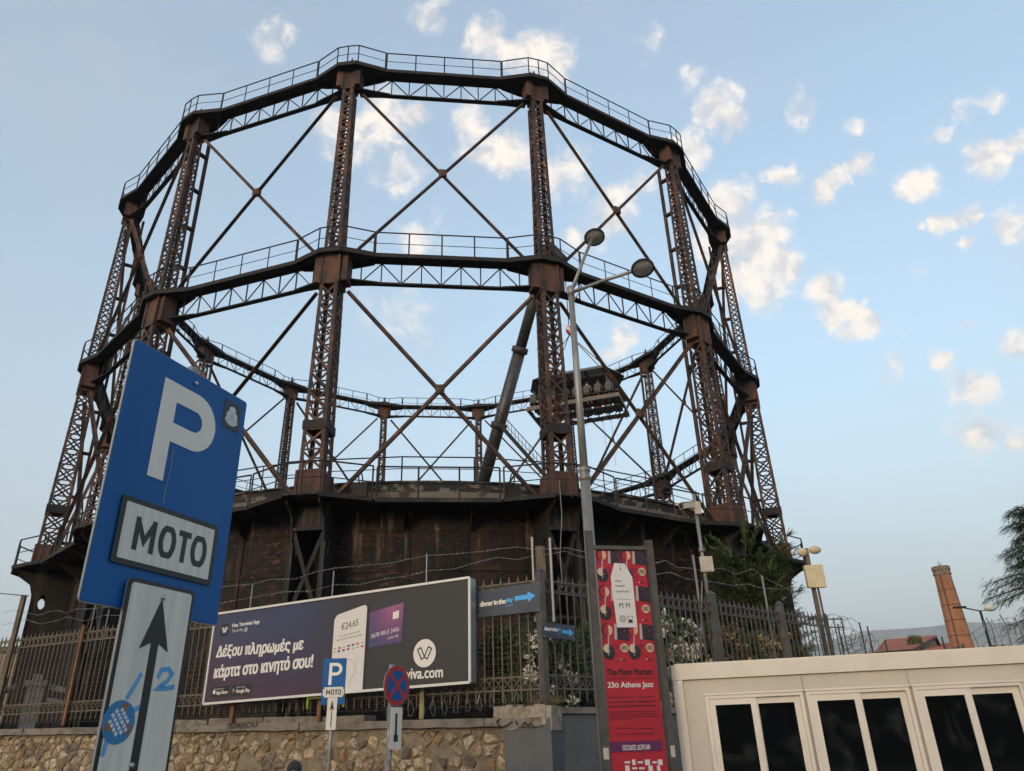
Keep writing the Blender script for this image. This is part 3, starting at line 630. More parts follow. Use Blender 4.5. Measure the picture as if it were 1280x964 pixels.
# ------------------------------------------------------------------ mid-distance signs
S2 = Panel(atD(402,822,13.3), (.994, .06)); S2.O.z = 0
q = S2.P((405,822),(434,824),(430,882),(401,880)); ox = (q[0][0]+q[3][0])/2
sg2 = thing('parking_sign', 'small blue parking sign with white MOTO strip and arrow plate in front of the billboard', 'traffic sign', (S2.O.x, S2.O.y, .12), S2.rz)
def s2(*p): return [(x, z-.12) for x, z in S2.P(*p)]
q = s2((405,822),(433.5,824),(430,882),(401,880)); X0, X1, ZT, ZB = (q[0][0]+q[3][0])/2, (q[1][0]+q[2][0])/2, (q[0][1]+q[1][1])/2, (q[2][1]+q[3][1])/2
flat(sg2, 'blue_plate', rrect(X0, X1, ZB, ZT, .02), 0, .008, BLUE)
wP = X1-X0; hP = ZT-ZB; mb = MB(); t_ = .048; lx = X0+wP*.33; zl, zh = ZB+hP*.42, ZB+hP*.90; r_ = (zh-zl)*.29-t_/2
mb.ribbon([(lx, zl), (lx, zh)], t_, -.003, -.001)
mb.ribbon([(lx+t_/2, zh-t_/2)]+[(lx+wP*.24+r_*cos(t), zh-t_/2-r_+r_*sin(t)) for t in [pi/2-pi*i/10 for i in range(11)]]+[(lx+t_/2, zh-t_/2-2*r_)], t_, -.003, -.001)
mb.build('letter_p', PWH, sg2)
MB().box(X0+wP*.06, X1-wP*.03, -.006, -.002, ZB+hP*.19, ZB+hP*.33).build('sticker_strip', REFL, sg2)
mp_ = MB().box(X0+wP*.12, X1-wP*.08, -.012, -.007, ZB+hP*.155, ZB+hP*.375).build('moto_plate', REFL, sg2)
moto(mp_, X0+wP*.20, X1-wP*.15, ZB+hP*.265, hP*.115, -.0125, hP*.022)
q = s2((412,874),(406,915),(422,874)); aw = .155; acx = X0+wP*.5; aH = q[0][1]-q[1][1]
arp = MB().box(acx-aw/2, acx+aw/2, -.014, -.009, ZB+hP*.155-aH, ZB+hP*.155-.004).build('arrow_plate', REFL, sg2)
zt_ = ZB+hP*.155; mb = MB().prism([(acx-.035, zt_-.19), (acx, zt_-.165), (acx+.035, zt_-.19), (acx, zt_-.04)], -.0155, -.0145, 'y').ribbon([(acx, zt_-.17), (acx, zt_-aH+.04)], .014, -.0155, -.0145)
mb.build('arrow', BLACK, arp)
MB().tube([(acx, .05, -.02), (acx, .05, ZT-.02)], .035, 12).build('pole', GALV, sg2, True)
S3p = atD(496.5,857,13.4); ang = radians(57)
S3 = Panel((S3p.x, S3p.y, 0), (cos(ang), sin(ang)))
ns = thing('no_stopping_sign', 'round red and blue no stopping sign on a battered grey post below the billboard', 'traffic sign', (S3p.x, S3p.y, .12), S3.rz)
zc = S3p.z-.12; RED = mat('red_sign_sheeting', (.42,.018,.02), .4, 0, (.34,.016,.018), 4, .4, .6)
flat(ns, 'disc_back', circ(0, zc, .315, 32), .004, .016, ALU)
flat(ns, 'red_disc', circ(0, zc, .31, 32), 0, .0035, RED)
flat(ns, 'blue_disc', circ(0, zc, .235, 32), -.003, -.0005, BLUE)
mb = MB()
for a_ in (pi/4, 3*pi/4): mb.ribbon([(-.235*cos(a_), zc-.235*sin(a_)), (.235*cos(a_), zc+.235*sin(a_))], .058, -.0062-.001*(a_ > 1), -.0035)
mb.build('red_cross', RED, ns)
ap3 = MB().box(-.13, .14, -.006, .0, zc-.95, zc-.33).build('arrow_plate', REFL, ns)
MB().ribbon([(0, zc-.42), (0, zc-.78)], .05, -.0075, -.0065).prism([(-.05, zc-.74), (.05, zc-.74), (.05, zc-.84), (-.05, zc-.84)], -.0085, -.0076, 'y').build('arrow', BLACK, ap3)
MB().tube([(-.06, .075, -.02), (-.06, .075, zc+.33)], .048, 14).build('pole', mat('battered_post', (.16,.17,.18), .6, .2, (.34,.33,.32), 7, .5, .6, (1,1,.6), .2, 20), ns, True)

# ------------------------------------------------------------------ stone wall with coping
F0 = V((.45, 15.62)); F1 = V((-19.6, 25.78)); FU = (F0-F1).normalized(); FL = (F0-F1).length
WP = Panel((F1.x, F1.y, 0), FU)                       # x=0 at far left, x=FL at the corner
def base(x): return 2.62-.36*x/FL                     # fence base height
def cap(x): return 2.58-.50*x/FL                      # top of coping
wall = thing('stone_wall', 'rubble stone wall of tan and ochre stones with a weathered coping under the fence', 'wall', (F1.x, F1.y, 0), WP.rz)
SH = FL-.15
mb = MB()
for i in range(40):
    xa, xb = SH*i/40, SH*(i+1)/40
    mb.add([(xa,0,-.1),(xb,0,-.1),(xb,.5,-.1),(xa,.5,-.1),(xa,0,cap(xa)-.17),(xb,0,cap(xb)-.17),(xb,.5,cap(xb)-.17),(xa,.5,cap(xa)-.17)], [(4,5,6,7),(0,1,5,4),(2,3,7,6)]+([(3,0,4,7)] if i == 0 else [])+([(1,2,6,5)] if i == 39 else []))
mb.build('mortar_core', MORTAR, wall)
# voronoi masonry
rs = random.Random(11); pts = []; zrow = 2.28; ri = 0
while zrow > -.1:
    hrow = rs.uniform(.13, .25); x = rs.uniform(-.2, 0)
    while x < SH+.3:
        w2 = rs.choice((rs.uniform(.10,.2), rs.uniform(.2,.34), rs.uniform(.3,.48)))*(1.15 if hrow > .2 else 1); pts.append((x+w2/2, zrow+rs.uniform(-.06, .06), ri)); x += w2
    zrow -= hrow; ri += 1
def clip(poly, mx, mz, nx, nz):
    out = []
    for i in range(len(poly)):
        a, b = poly[i], poly[(i+1) % len(poly)]
        da = (a[0]-mx)*nx+(a[1]-mz)*nz; db = (b[0]-mx)*nx+(b[1]-mz)*nz
        if da <= 0: out.append(a)
        if da*db < 0: t = da/(da-db); out.append((a[0]+(b[0]-a[0])*t, a[1]+(b[1]-a[1])*t))
    return out
rest = MB(); cnt = 0; cand = []
for i, (x, z, r) in enumerate(pts):
    poly = [(x-.5,z-.4),(x+.5,z-.4),(x+.5,z+.4),(x-.5,z+.4)]
    for j, (x2, z2, r2) in enumerate(pts):
        if j == i or abs(x2-x) > .85 or abs(z2-z) > .7: continue
        dx, dz = x2-x, (z2-z); L_ = math.hypot(dx, dz); g_ = rs.uniform(.004, .016)
        poly = clip(poly, (x+x2)/2-dx/L_*g_, (z+z2)/2-dz/L_*g_, dx/L_, dz/L_)
        if len(poly) < 3: break
    if len(poly) < 3: continue
    poly = [(min(max(px, .02), SH-.02), min(pz, cap(px)-.19)) for px, pz in poly]
    ar = abs(sum(poly[k][0]*poly[(k+1) % len(poly)][1]-poly[(k+1) % len(poly)][0]*poly[k][1] for k in range(len(poly))))/2
    if ar < .008: continue
    cand.append((x, z, poly, ar))
def stone_mb(poly, out=None):
    mb = out or MB(); n = len(poly); P2 = []
    for k in range(n):
        a, b = poly[k], poly[(k+1) % n]; P2.append(a)
        if math.hypot(b[0]-a[0], b[1]-a[1]) > .07:
            P2.append(((a[0]+b[0])/2+rs.uniform(-.02,.02), (a[1]+b[1])/2+rs.uniform(-.02,.02)))
    n = len(P2); cx = sum(p[0] for p in P2)/n; cz = sum(p[1] for p in P2)/n; dp = rs.uniform(.03, .075)
    P2 = [(cx+(p[0]-cx)*k_, cz+(p[1]-cz)*k_) for p in P2 for k_ in (rs.uniform(.80,1.0) if cx > FL*.55 else rs.uniform(.90,1.03),)]
    vs = [(p[0], .01, p[1]) for p in P2]
    vs += [(cx+(p[0]-cx)*rs.uniform(.84,.97), -dp*rs.uniform(.25,.85), cz+(p[1]-cz)*rs.uniform(.84,.97)) for p in P2]
    vs += [(cx+(p[0]-cx)*rs.uniform(.42,.62), -dp*rs.uniform(.7,1.3), cz+(p[1]-cz)*rs.uniform(.42,.62)) for p in P2]
    vs.append((cx+rs.uniform(-.02,.02), -dp*rs.uniform(.85,1.15), cz+rs.uniform(-.02,.02)))
    fs = [(k, (k+1) % n, n+(k+1) % n, n+k) for k in range(n)]+[(n+k, n+(k+1) % n, 2*n+(k+1) % n, 2*n+k) for k in range(n)]+[(2*n+k, 2*n+(k+1) % n, 3*n) for k in range(n)]
    return mb.add(vs, [tuple(f) for f in fs])
cand.sort(key=lambda c: -(c[1]))
def vis(x, z):
    p = WP.O+WP.u*x+V((0,0,z)); d = p-V((0,0,EYE)); yy = 482-FPX*d.dot(Up)/d.dot(Fw); xx = 640+FPX*d.dot(Rt)/d.dot(Fw); return -10 < xx < 700 and yy < 985
for x, z, poly, ar in cand:
    if x > FL*.62 and rs.random() < .22: continue     # plaster covers some stones near the corner
    if vis(x, z) and cnt < 298:
        stone_mb(poly).build('stone', rs.choices(STONES, (5,3,1.6,1.6))[0], wall); cnt += 1
    else:
        k_ = rs.choices(range(4), (5,3,1.6,1.6))[0]; rest.cur = k_; stone_mb(poly, rest)
rest.build('stonework_below', STONES, wall, kind='stuff')
# coping stones
x = 0; i = 0
while x < FL-.1:
    L_ = min(rs.uniform(1.5, 2.6), FL-.05-x); up_ = .14 if 0 else 0; dy = rs.uniform(-.02, .02); xb = x+L_-.012
    n3 = 6; mb = MB(); vs = []
    for k in range(n3+1):
        xx = x+(xb-x)*k/n3; j1, j2, j3 = rs.uniform(-.012,.012), rs.uniform(-.012,.012), rs.uniform(-.010,.010)
        vs += [(xx,-.12+dy+j1,cap(xx)-.16+j2),(xx,.56,cap(xx)-.16),(xx,.56,cap(xx)),(xx,-.12+dy+j1+.012,cap(xx)+j3)]
    fs = []
    for k in range(n3):
        a_, b_ = 4*k, 4*k+4; fs += [(a_,b_,b_+3,a_+3),(a_+3,b_+3,b_+2,a_+2),(a_+2,b_+2,b_+1,a_+1),(a_+1,b_+1,b_,a_)]
    fs += [(0,3,2,1),(4*n3,4*n3+1,4*n3+2,4*n3+3)]
    mb.add(vs, fs).build('coping_stone', WALLCAP, wall); x += L_; i += 1
# second course of blocks below the fence in places
def xof(px, py): return WP.loc(px, py)[0]
for pa_, pb_ in ((205,262),(262,330),(330,400),(400,457),(617,640),(640,672),(672,700)):
    xa, xb = xof(pa_, 896), min(xof(pb_, 892), FL+.05)
    if xb-xa < .1: continue
    j = rs.uniform(-.02,.02); hh = .20 if pa_ > 600 else .12
    mb = MB(); mb.add([(xa,-.02+j,cap(xa)+.004),(xb-.01,-.03+j,cap(xb)+.004),(xb-.01,.4,cap(xb)+.004),(xa,.4,cap(xa)+.004),(xa+.01,-.01+j,cap(xa)+hh+rs.uniform(-.02,.02)),(xb-.02,-.02+j,cap(xb)+hh+rs.uniform(-.02,.02)),(xb-.02,.4,cap(xb)+hh),(xa+.01,.4,cap(xa)+hh)],
      [(0,3,2,1),(4,5,6,7),(0,1,5,4),(1,2,6,5),(2,3,7,6),(3,0,4,7)])
    mb.build('kerb_block', WALLCAP if pa_ < 600 else mat('broken_cement', (.34,.29,.23), .95, 0, (.20,.165,.13), 5, .4, .62, (1,1,1), .9, 18, detail=9), wall)
GRAF = mat('black_spray', (.02,.02,.02), .8)
def zc_(px, py): return WP.loc(px, py)
a_, b_ = zc_(290, 908), zc_(328, 905)
text(wall, 'YOKROU', a_[0], b_[0], (a_[1]+b_[1])/2, .12, -.128-.03, GRAF, 0, .2)
mb = MB()
for pp in ([(627,906),(626,902),(629,899)], [(627,906),(632,909),(640,906),(645,902)], [(649,901),(652,906)], [(657,907),(661,903),(664,908),(668,904),(672,909)]):
    mb.ribbon([WP.loc(*p) for p in pp], .022, -.165, -.145)
mb.build('graffiti', GRAF, wall)
# corner pier, painted grey, and the grey wall going on under the right-hand fence
G0 = V((.45, 15.62)); G1 = V((8.96, 22.8)); GU = (G1-G0).normalized(); GL = (G1-G0).length
GP = Panel((G0.x, G0.y, 0), GU)
GREYP = mat('grey_wall_paint', (.085,.09,.098), .8, 0, (.11,.112,.118), 2.2, .4, .65, (1,1,1), .15, 14, col3=(.30,.28,.25), s3=6, lo3=.70, hi3=.73)
pier = thing('corner_pier', 'grey painted masonry pier with crumbling top at the corner of the stone wall', 'pier', (G0.x, G0.y, 0), WP.rz)
mb = MB(); n3 = 12
mb.prism([(-.02-.85+1.0*k/n3, 1.93+.035*math.sin(k*2.1)+(.10 if k > 7 else 0)+(.05*(k-7)/5 if k > 7 else 0)) for k in range(n3+1)]+[(.13,-.1),(-.87,-.1)], -.10, .42, 'y'); mb.build('painted_shaft', GREYP, pier)
mb = MB()
for k in range(9):
    xa = -.9+k*.115; t_ = 2.30+rs.uniform(-.03,.03); mb.box(xa, xa+.13, -.105+rs.uniform(-.02,.02), .40, 1.92+rs.uniform(-.08,.10), t_)
mb.build('crumbling_top', mat('broken_cement', (.34,.29,.23), .95, 0, (.20,.165,.13), 5, .4, .62, (1,1,1), .9, 18, detail=9), pier)
gw = thing('grey_wall', 'low grey painted wall carrying the dark fence behind the cream cabin', 'wall', (G0.x, G0.y, 0), GP.rz)
MB().box(.16, GL, .06, .40, -.1, 2.14).build('wall_body', GREYP, gw)
MB().box(.16, GL+.05, -.0, .46, 2.142, 2.26).build('coping', WALLCAP, gw)

# ------------------------------------------------------------------ fences
def fence(parent, L, zb, mtl, posts_at, spacing, skip=lambda x: False, top=2.40):
    n = int(L/spacing); sp = L/n
    pm = MB().box(-.013, .013, -.012, .012, .10, top+.02)
    pm.add([(-.022,-.018,top+.02),(.022,-.018,top+.02),(.022,.018,top+.02),(-.022,.018,top+.02),(0,0,top+.16),(0,0,top-.01)], [(0,1,4),(1,2,4),(2,3,4),(3,0,4),(1,0,5),(2,1,5),(3,2,5),(0,3,5)])
    pm = pm.mesh('picket', mtl); rm = MB()
    rm.tube([(0+.082*cos(t), 0, .082*sin(t)) for t in [2*pi*k/14 for k in range(14)]], .014, 4, closed=True); rm = rm.mesh('ring', mtl)
    xm = MB().bar((-sp/2+.01,0,-.11),(sp/2-.01,0,.11), .016, .012, (0,1,0)).bar((-sp/2+.01,.012,.11),(sp/2-.01,.012,-.11), .016, .012, (0,1,0)).mesh('cross_bar', mtl)
    for i in range(n):
        x = (i+.5)*sp
        if not any(abs(x-p) < sp*.4 for p in posts_at): inst('picket', pm, parent, (x, 0, zb(x)))
        if i < n-1: inst('ring', rm, parent, (x+sp/2, -.0, zb(x)+top-.115)); inst('cross_bar', xm, parent, (x+sp/2, .0, zb(x)+.44))
    for h in (top, top-.23, .56, .32):
        MB().bar((0, 0, zb(0)+h), (L, 0, zb(L)+h), .03, .035).build('rail', mtl, parent)
fl = thing('iron_fence', 'khaki iron picket fence with a row of rings on top of the stone wall', 'fence', (F1.x, F1.y, 0), WP.rz)
fbase = lambda x: 2.62-.36*x/FL
fence(fl, FL, lambda x: fbase(x), FENCE_L, [], .205)
fr = thing('iron_fence', 'dark grey iron picket fence with white and yellow flowers behind it', 'fence', (G0.x, G0.y, 0), GP.rz)
gb = lambda x: 2.27
RPX = [GP.loc(888,742)[0], GP.loc(972,750)[0]]
fence(fr, GL, gb, FENCE_R, RPX, .205)
def post(parent, x, y, z0_, z1_, w, m):
    mb = MB().box(x-w/2, x+w/2, y-w/2, y+w/2, z0_, z1_-.1)
    mb.add([(x-w*.62,y-w*.62,z1_-.1),(x+w*.62,y-w*.62,z1_-.1),(x+w*.62,y+w*.62,z1_-.1),(x-w*.62,y+w*.62,z1_-.1),(x,y,z1_+.02)], [(0,1,4),(1,2,4),(2,3,4),(3,0,4),(3,2,1,0)])
    return mb.build('post', m, parent)
post(fr, 0, 0, 2.24, 4.95, .13, FENCE_R)
for x in RPX: post(fr, x, -.02, 2.27, 4.98, .16, FENCE_R)
post(fr, GL, 0, 2.27, 4.85, .10, FENCE_R)
# short return at the far end of the right-hand fence
rt_ = thing('iron_fence', 'short end panel of the dark fence turning away beside the razor wire', 'fence', (G1.x, G1.y, 0), GP.rz-radians(32))
for h in (2.40, 2.17): MB().bar((0.08,0,2.27+h),(.55,0,2.27+h), .03, .035).build('rail', FENCE_R, rt_)
pmm = MB().box(-.013,.013,-.012,.012,2.37,4.72).mesh('picket', FENCE_R)
for i in range(2): inst('picket', pmm, rt_, (.25+i*.24, 0, 0))
# far-left stretch of fence beyond the wooden post is part of fl already; wire netting behind the left fence
mb = MB(); x = .3
while x < FL-.2: mb.bar((x,.06,fbase(x)+.02),(x,.06,fbase(x)+2.1), .006, .006, (0,1,0)); x += .11
for k in range(19): mb.bar((.3,.065,fbase(.3)+.06+k*.11),(FL-.2,.065,fbase(FL)+.06+k*.11), .006, .006)
nt = mb.build('wire_netting', DARKWIRE, kind='stuff'); nt.location = (F1.x, F1.y, 0); nt.rotation_euler = (0,0,WP.rz)
tag(nt, 'fine square wire netting tied behind the khaki picket fence', 'netting')
def along(panel, px, py, off=0):
    x, z = panel.loc(px, py); p = panel.O+panel.u*x - panel.n*off; return V((p.x, p.y, z))
def pole_thing(name, label, cat, a, b, r, m, square=False, group=None, n=8):
    t = thing(name, label, cat, tuple(a), 0, group); d = V(b)-V(a); mb = MB()
    if square: mb.bar((0,0,0), d, r*2, r*2, (0,1,0))
    else: mb.tube([(0,0,0), d], r, n)
    o = mb.build(name, m); COL.objects.unlink(o); me = o.data; bpy.data.objects.remove(o); bpy.data.objects.remove(t)
    o = bpy.data.objects.new(name, me); COL.objects.link(o); o.location = a; return tag(o, label, cat, group)
RUSTY = mat('orange_rust', (.22,.105,.045), .8, 0, (.13,.06,.03), 6, .4, .6, (1,1,.3), .2, 20)
WOODP = mat('weathered_wood', (.16,.125,.085), .9, 0, (.09,.07,.05), 8, .4, .6, (1,1,.15), .3, 25)
def fpost(px, y0, y1, m, label, r=.035, square=True, off=-.12):
    p = along(WP, px, y1, off); x, z = WP.loc(px, y1); x2, z2 = WP.loc(px, y0); p.z = min(z, z2)
    return pole_thing('fence_stake', label, 'stake', (p.x, p.y, p.z), (p.x, p.y, z2), r, m, square)
a_ = along(WP, 2, 905, -.14); b_ = along(WP, 36, 745, -.14); a_.x, a_.y = b_.x, b_.y
pole_thing('timber_pole', 'tall leaning brown timber pole at the left end of the fence', 'pole', (b_.x-.0, b_.y, cap(3)+.0), b_, .06, WOODP, True)
b_ = along(WP, 110, 782, -.12); pole_thing('fence_stake', 'orange rusty stake in front of the fence left of the near parking sign', 'stake', (b_.x, b_.y, cap(6)), b_, .035, RUSTY, True)
for px, py, lab in ((297,890,'rusty stake under the left half of the billboard'), (405,880,'brown stake just behind the small blue parking sign')):
    b_ = along(WP, px, py-22, -.1); pole_thing('fence_stake', lab, 'stake', (b_.x, b_.y, cap(WP.loc(px,py)[0])+.002), b_+V((0,0,.3)), .04, RUSTY, True)
b_ = along(WP, 531, 862, -.1); pole_thing('fence_stake', 'yellowish square stake under the right half of the billboard', 'stake', (b_.x, b_.y, cap(WP.loc(531,900)[0])+.002), b_+V((0,0,.3)), .045, mat('yellow_wood', (.30,.25,.12), .8, 0, (.2,.16,.09), 6, .4, .6), True)
# lime green rack below the billboard
LIME = mat('lime_paint', (.40,.55,.06), .5, 0, (.30,.42,.05), 6, .4, .6)
gk = thing('lime_rack', 'lime green tubular rack standing on the wall below the billboard', 'rack', tuple(along(WP, 395, 892, -.3).xy)+(cap(11)+.13,), WP.rz)
dxr = (WP.loc(441,886)[0]-WP.loc(396,890)[0]); zt0 = .58
for x in (0, dxr): MB().tube([(x,0,0),(x,0,zt0)], .028, 8).build('upright', LIME, gk, True)
for z in (.22, zt0-.06): MB().tube([(0,0,z),(dxr,0,z+.02)], .022, 8).build('crossbar', LIME, gk, True)

# ------------------------------------------------------------------ barbed wire on stakes
def sagline(pts, r, m_amp=.0, sub=8, seed=1, barbs=True):
    rr2 = random.Random(seed); out = []; mb = MB()
    for i in range(len(pts)-1):
        a, b = V(pts[i]), V(pts[i+1])
        for k in range(sub):
            t = k/sub; p = a.lerp(b, t); out.append(p)
    out.append(V(pts[-1])); mb.tube(out, r, 4)
    if barbs:
        L = 0
        for i in range(len(out)-1):
            a, b = out[i], out[i+1]; n = max(1, int((b-a).length/.09))
            for k in range(n):
                p = a.lerp(b, (k+.5)/n); d = V((rr2.uniform(-1,1), rr2.uniform(-1,1), rr2.uniform(-1,1))).normalized()*.028; mb.bar(p-d, p+d, .007, .007)
    return mb
bw1 = thing('barbed_wire', 'two slack strands of barbed wire strung above the khaki fence on thin stakes', 'barbed wire', (F1.x, F1.y, 0), WP.rz)
def lw(P_, px, py, off=.25): x, z = P_.loc(px, py); return (x, off, z)
s1 = [(-6,765),(8,761),(20,764),(38,768),(52,763),(64,762),(72,765),(84,760),(100,760),(130,757),(160,758),(200,750),(240,738),(275,731),(308,728),(330,722),(360,722),(385,713),(410,708),(450,704),(478,702),(500,697),(527,692),(560,690),(600,686),(620,683),(640,681),(664,684),(681,683),(702,682),(720,686),(735,688)]
s2_ = [(-6,780),(8,777),(22,773),(40,779),(60,775),(74,770),(95,775),(120,768),(160,768),(200,765),(250,755),(290,748),(308,745),(345,738),(380,737),(410,729),(440,729),(470,722),(500,718),(527,711),(560,709),(590,700),(615,694),(640,697),(660,692),(681,690),(700,686),(718,693),(735,695)]
for q_, sd_ in ((s1, 1), (s2_, 2)): sagline([lw(WP, *p) for p in q_], .0045, sub=5, seed=sd_).build('wire_strand', WIRE, bw1)
for (px, y0, y1) in ((112,750,775),(128,760,790),(308,729,766),(410,712,746),(527,690,730)):
    x, z1 = WP.loc(px, y0); z0 = fbase(x)+1.9; MB().bar((x,.22,z0),(x,.22,z1), .022, .022, (0,1,0)).build('wire_stake', WIRE, bw1)
bw2 = thing('barbed_wire', 'slack barbed wire strands above the dark fence in front of the dark green tree', 'barbed wire', (G0.x, G0.y, 0), GP.rz)
for q_, sd_ in (([(816,697),(828,702),(842,698),(856,707),(872,708),(890,712),(912,708),(930,716),(950,709),(965,721),(985,730),(1000,738),(1012,742)], 5),
                ([(816,708),(830,716),(848,713),(866,721),(885,724),(905,726),(925,730),(945,728),(960,733),(990,735)], 6)):
    sagline([lw(GP, *p) for p in q_], .0045, sub=5, seed=sd_).build('wire_strand', WIRE, bw2)
for (px, y0) in ((659,669),(682,670)):
    x, z1 = WP.loc(px, y0); x, z0 = WP.loc(px+3, 725)
    MB().bar((x,.2,z0-.8),(x,.2,z1), .04, .04, (0,1,0)).build('wire_stake', WIRE, bw1)
for (px, y0, py1) in ((960,718,752),(874,692,742)):
    x, z1 = GP.loc(px, y0); MB().bar((x,.2,3.4),(x,.2,z1), .04, .04, (0,1,0)).build('wire_stake', WIRE, bw2)
b_ = along(WP, 666, 680, .35); pole_thing('timber_stub', 'short weathered timber stub sticking up behind the fence corner', 'post', (b_.x, b_.y, 3.3), b_, .10, WOODP, True)
def coil(mb, P0, P1, R_, turns, r=.006, seed=1, wob=.0, flatten=1):
    rr2 = random.Random(seed); P0, P1 = V(P0), V(P1); d = (P1-P0).normalized(); x = d.cross(V((0,0,1))).normalized(); y = x.cross(d); n = turns*14; pts = []
    for i in range(n+1):
        t = i/n; a = 2*pi*turns*t; Rk = R_*(1+wob*rr2.uniform(-1,1)); pts.append(P0.lerp(P1, t)+x*cos(a)*Rk*flatten+y*sin(a)*Rk+V((0,0,wob*.1*sin(t*9))))
    mb.tube(pts, r, 4); return pts
def razor(name_, label, segs, loc, rz, m=WIRE):
    t = thing(name_, label, 'razor wire', loc, rz)
    for i, (a, b, R_, tr, wob) in enumerate(segs):
        mb = MB(); pts = coil(mb, a, b, R_, tr, .007, i+3, wob)
        for p in pts[::2]: mb.bar(p-V((.012,.0,.02)), p+V((.012,0,.02)), .012, .006)
        mb.build('wire_coil', m, t)
    return t
xa, xb = WP.loc(470, 890)[0], WP.loc(660, 870)[0]
razor('razor_wire', 'rusty razor wire coil lying on the coping at the foot of the khaki fence', [((xa,.18,cap(xa)+.20),(xb,.18,cap(xb)+.42),.19,13,.10)], (F1.x, F1.y, 0), WP.rz)
e0, e1 = atD(1040,785,26), atD(1092,800,28)
razor('razor_wire', 'tangled loops of razor wire against the sky beyond the end of the dark fence', [(e0, e0.lerp(e1,.55),.42,3,.12),(e0+V((.2,.3,-.3)), e1+V((0,0,-.1)),.34,4,.15),(e0+V((0,0,-.4)), e1+V((.2,0,-.35)),.25,5,.2)], (0,0,0), 0, DARKWIRE)
for i, (px, y0) in enumerate(((1047,780),(1074,778),(1084,783),(1106,800),(1177,796))):
    p = atD(px, y0, 28); lab = ['thin iron stake leaning in the tangled razor wire, nearest the fence end','thin stake amid the tangled razor wire, left of its pair','thin stake at the right edge of the tangled razor wire','thin stake in front of the left end of the red tiled roof','thin stake in front of the roof near the chimney foot'][i]
    pole_thing('wire_stake', lab, 'stake', (p.x, p.y, 0), p, .018, DARKWIRE, True)

# ------------------------------------------------------------------ billboard
BP = Panel((WP.O+WP.u*0+WP.n*.42), WP.u); BP.O.z = 0
q = BP.P((269,768),(588,722),(587,853),(256,880)); bx0 = (q[0][0]+q[3][0])/2; bx1 = (q[1][0]+q[2][0])/2
ztL, ztR, zbR, zbL = q[0][1], q[1][1], q[2][1], q[3][1]
bO = BP.O+BP.u*bx0; bb = thing('billboard', 'long purple and black phone payment billboard mounted on the khaki fence', 'billboard', (bO.x, bO.y, zbL), BP.rz)
BW = bx1-bx0; BHl = ztL-zbL; dzr = zbR-zbL; dzt = ztR-zbL
def bl(*pts): return [(x-bx0, z-zbL) for x, z in BP.P(*pts)]
def bz(x, f): t = x/BW; return f*(BHl*(1-t)+dzt*t)+(1-f)*(dzr*t)
PRINT = bpy.data.materials.new('billboard_print'); PRINT.use_nodes = True; T = NT(PRINT.node_tree); b = PRINT.node_tree.nodes['Principled BSDF']
tc = T.n('ShaderNodeTexCoord'); sp = T.n('ShaderNodeSeparateXYZ', i_0=tc.outputs['Object'])
zz = T.math('DIVIDE', sp.outputs[2], BHl, True); xx = T.math('DIVIDE', sp.outputs[0], BW, True)
left = T.ramp(zz, [(0,(.050,.020,.040)),(.35,(.055,.028,.060)),(.75,(.040,.042,.095)),(1,(.034,.038,.080))])
mid = T.ramp(zz, [(0,(.048,.019,.038)),(.4,(.032,.028,.070)),(1,(.028,.036,.085))])
c = T.mix(T.mapr(xx, .0, .38, 0, 1), left, mid); c = T.mix(T.mapr(xx, .36, .60, 0, 1), c, (.024,.023,.025)); T.l(c, b.inputs['Base Color']); b.inputs['Roughness'].default_value = .5
mb = MB().add([(0,0,0),(BW,0,dzr),(BW,0,dzt),(0,0,BHl)], [(0,1,2,3)]); mb.build('poster', PRINT, bb)
mb = MB().add([(0,.004,0),(BW,.004,dzr),(BW,.004,dzt),(0,.004,BHl),(0,.24,0),(BW,.24,dzr),(BW,.24,dzt),(0,.24,BHl)], [(0,1,5,4),(1,2,6,5),(2,3,7,6),(3,0,4,7),(7,6,5,4)])
mb.build('casing', mat('billboard_casing', (.30,.34,.36), .4, .4), bb)
FRM = mat('billboard_frame', (.62,.60,.56), .45, .2)
for a_, b_ in (((0,0),(BW,dzr)), ((BW,dzr),(BW,dzt)), ((BW,dzt),(0,BHl)), ((0,BHl),(0,0))):
    MB().bar((a_[0],-.008,a_[1]),(b_[0],-.008,b_[1]), .05, .045, (0,1,0)).build('frame_bar', FRM, bb)
for t in (.12,.4,.72,.95): MB().bar((BW*t,.24,dzr*t+.3),(BW*t,.40,dzr*t+.3), .05, .05).build('bracket', DARKIRON, bb)
PW = mat('poster_white', (.66,.63,.60), .5); PG = mat('poster_grey', (.30,.29,.29), .5); PK = mat('poster_black', (.012,.012,.014), .5)
def bt(s, l, r_, h, m=PW, **k):
    (xa, za), (xb, zb) = bl(l, r_); return text(bb, s, xa, xb, za, h, -.003, m, z_slope=zb-za, **k)
bt('Viva Terminal App', (290,783), (324.5,777.5), .11, bold=.012); bt('Tap to Pay', (290,789.5), (304,787.5), .085)
mb = MB(); (xa, za), = bl((307.5,787)); mb.ribbon(circ(xa, za, .045, 16), .012, -.0035, -.002, True); mb.ribbon(circ(xa, za, .02, 10), .010, -.0035, -.002, True); mb.build('contactless_symbol', PW, bb)
(xa, za), = bl((281,787.5)); lg = flat(bb, 'logo_tile', rrect(xa-.13, xa+.13, za-.15, za+.15, .04), -.003, -.001, PK)
def vlogo(mb, cx, cz, s, y, w):
    for sgn in (-1, 1):
        top = (cx+sgn*.62*s, cz+.45*s); bot = (cx+sgn*.16*s, cz-.45*s); d = V((top[0]-bot[0], top[1]-bot[1])).normalized(); n = V((-d.y, d.x))*.20*s
        mb.ribbon([(top[0]-n.x, top[1]-n.y), (top[0]+n.x, top[1]+n.y), (bot[0]+n.x, bot[1]+n.y), (bot[0]-n.x, bot[1]-n.y)], w, y-.001, y, True)
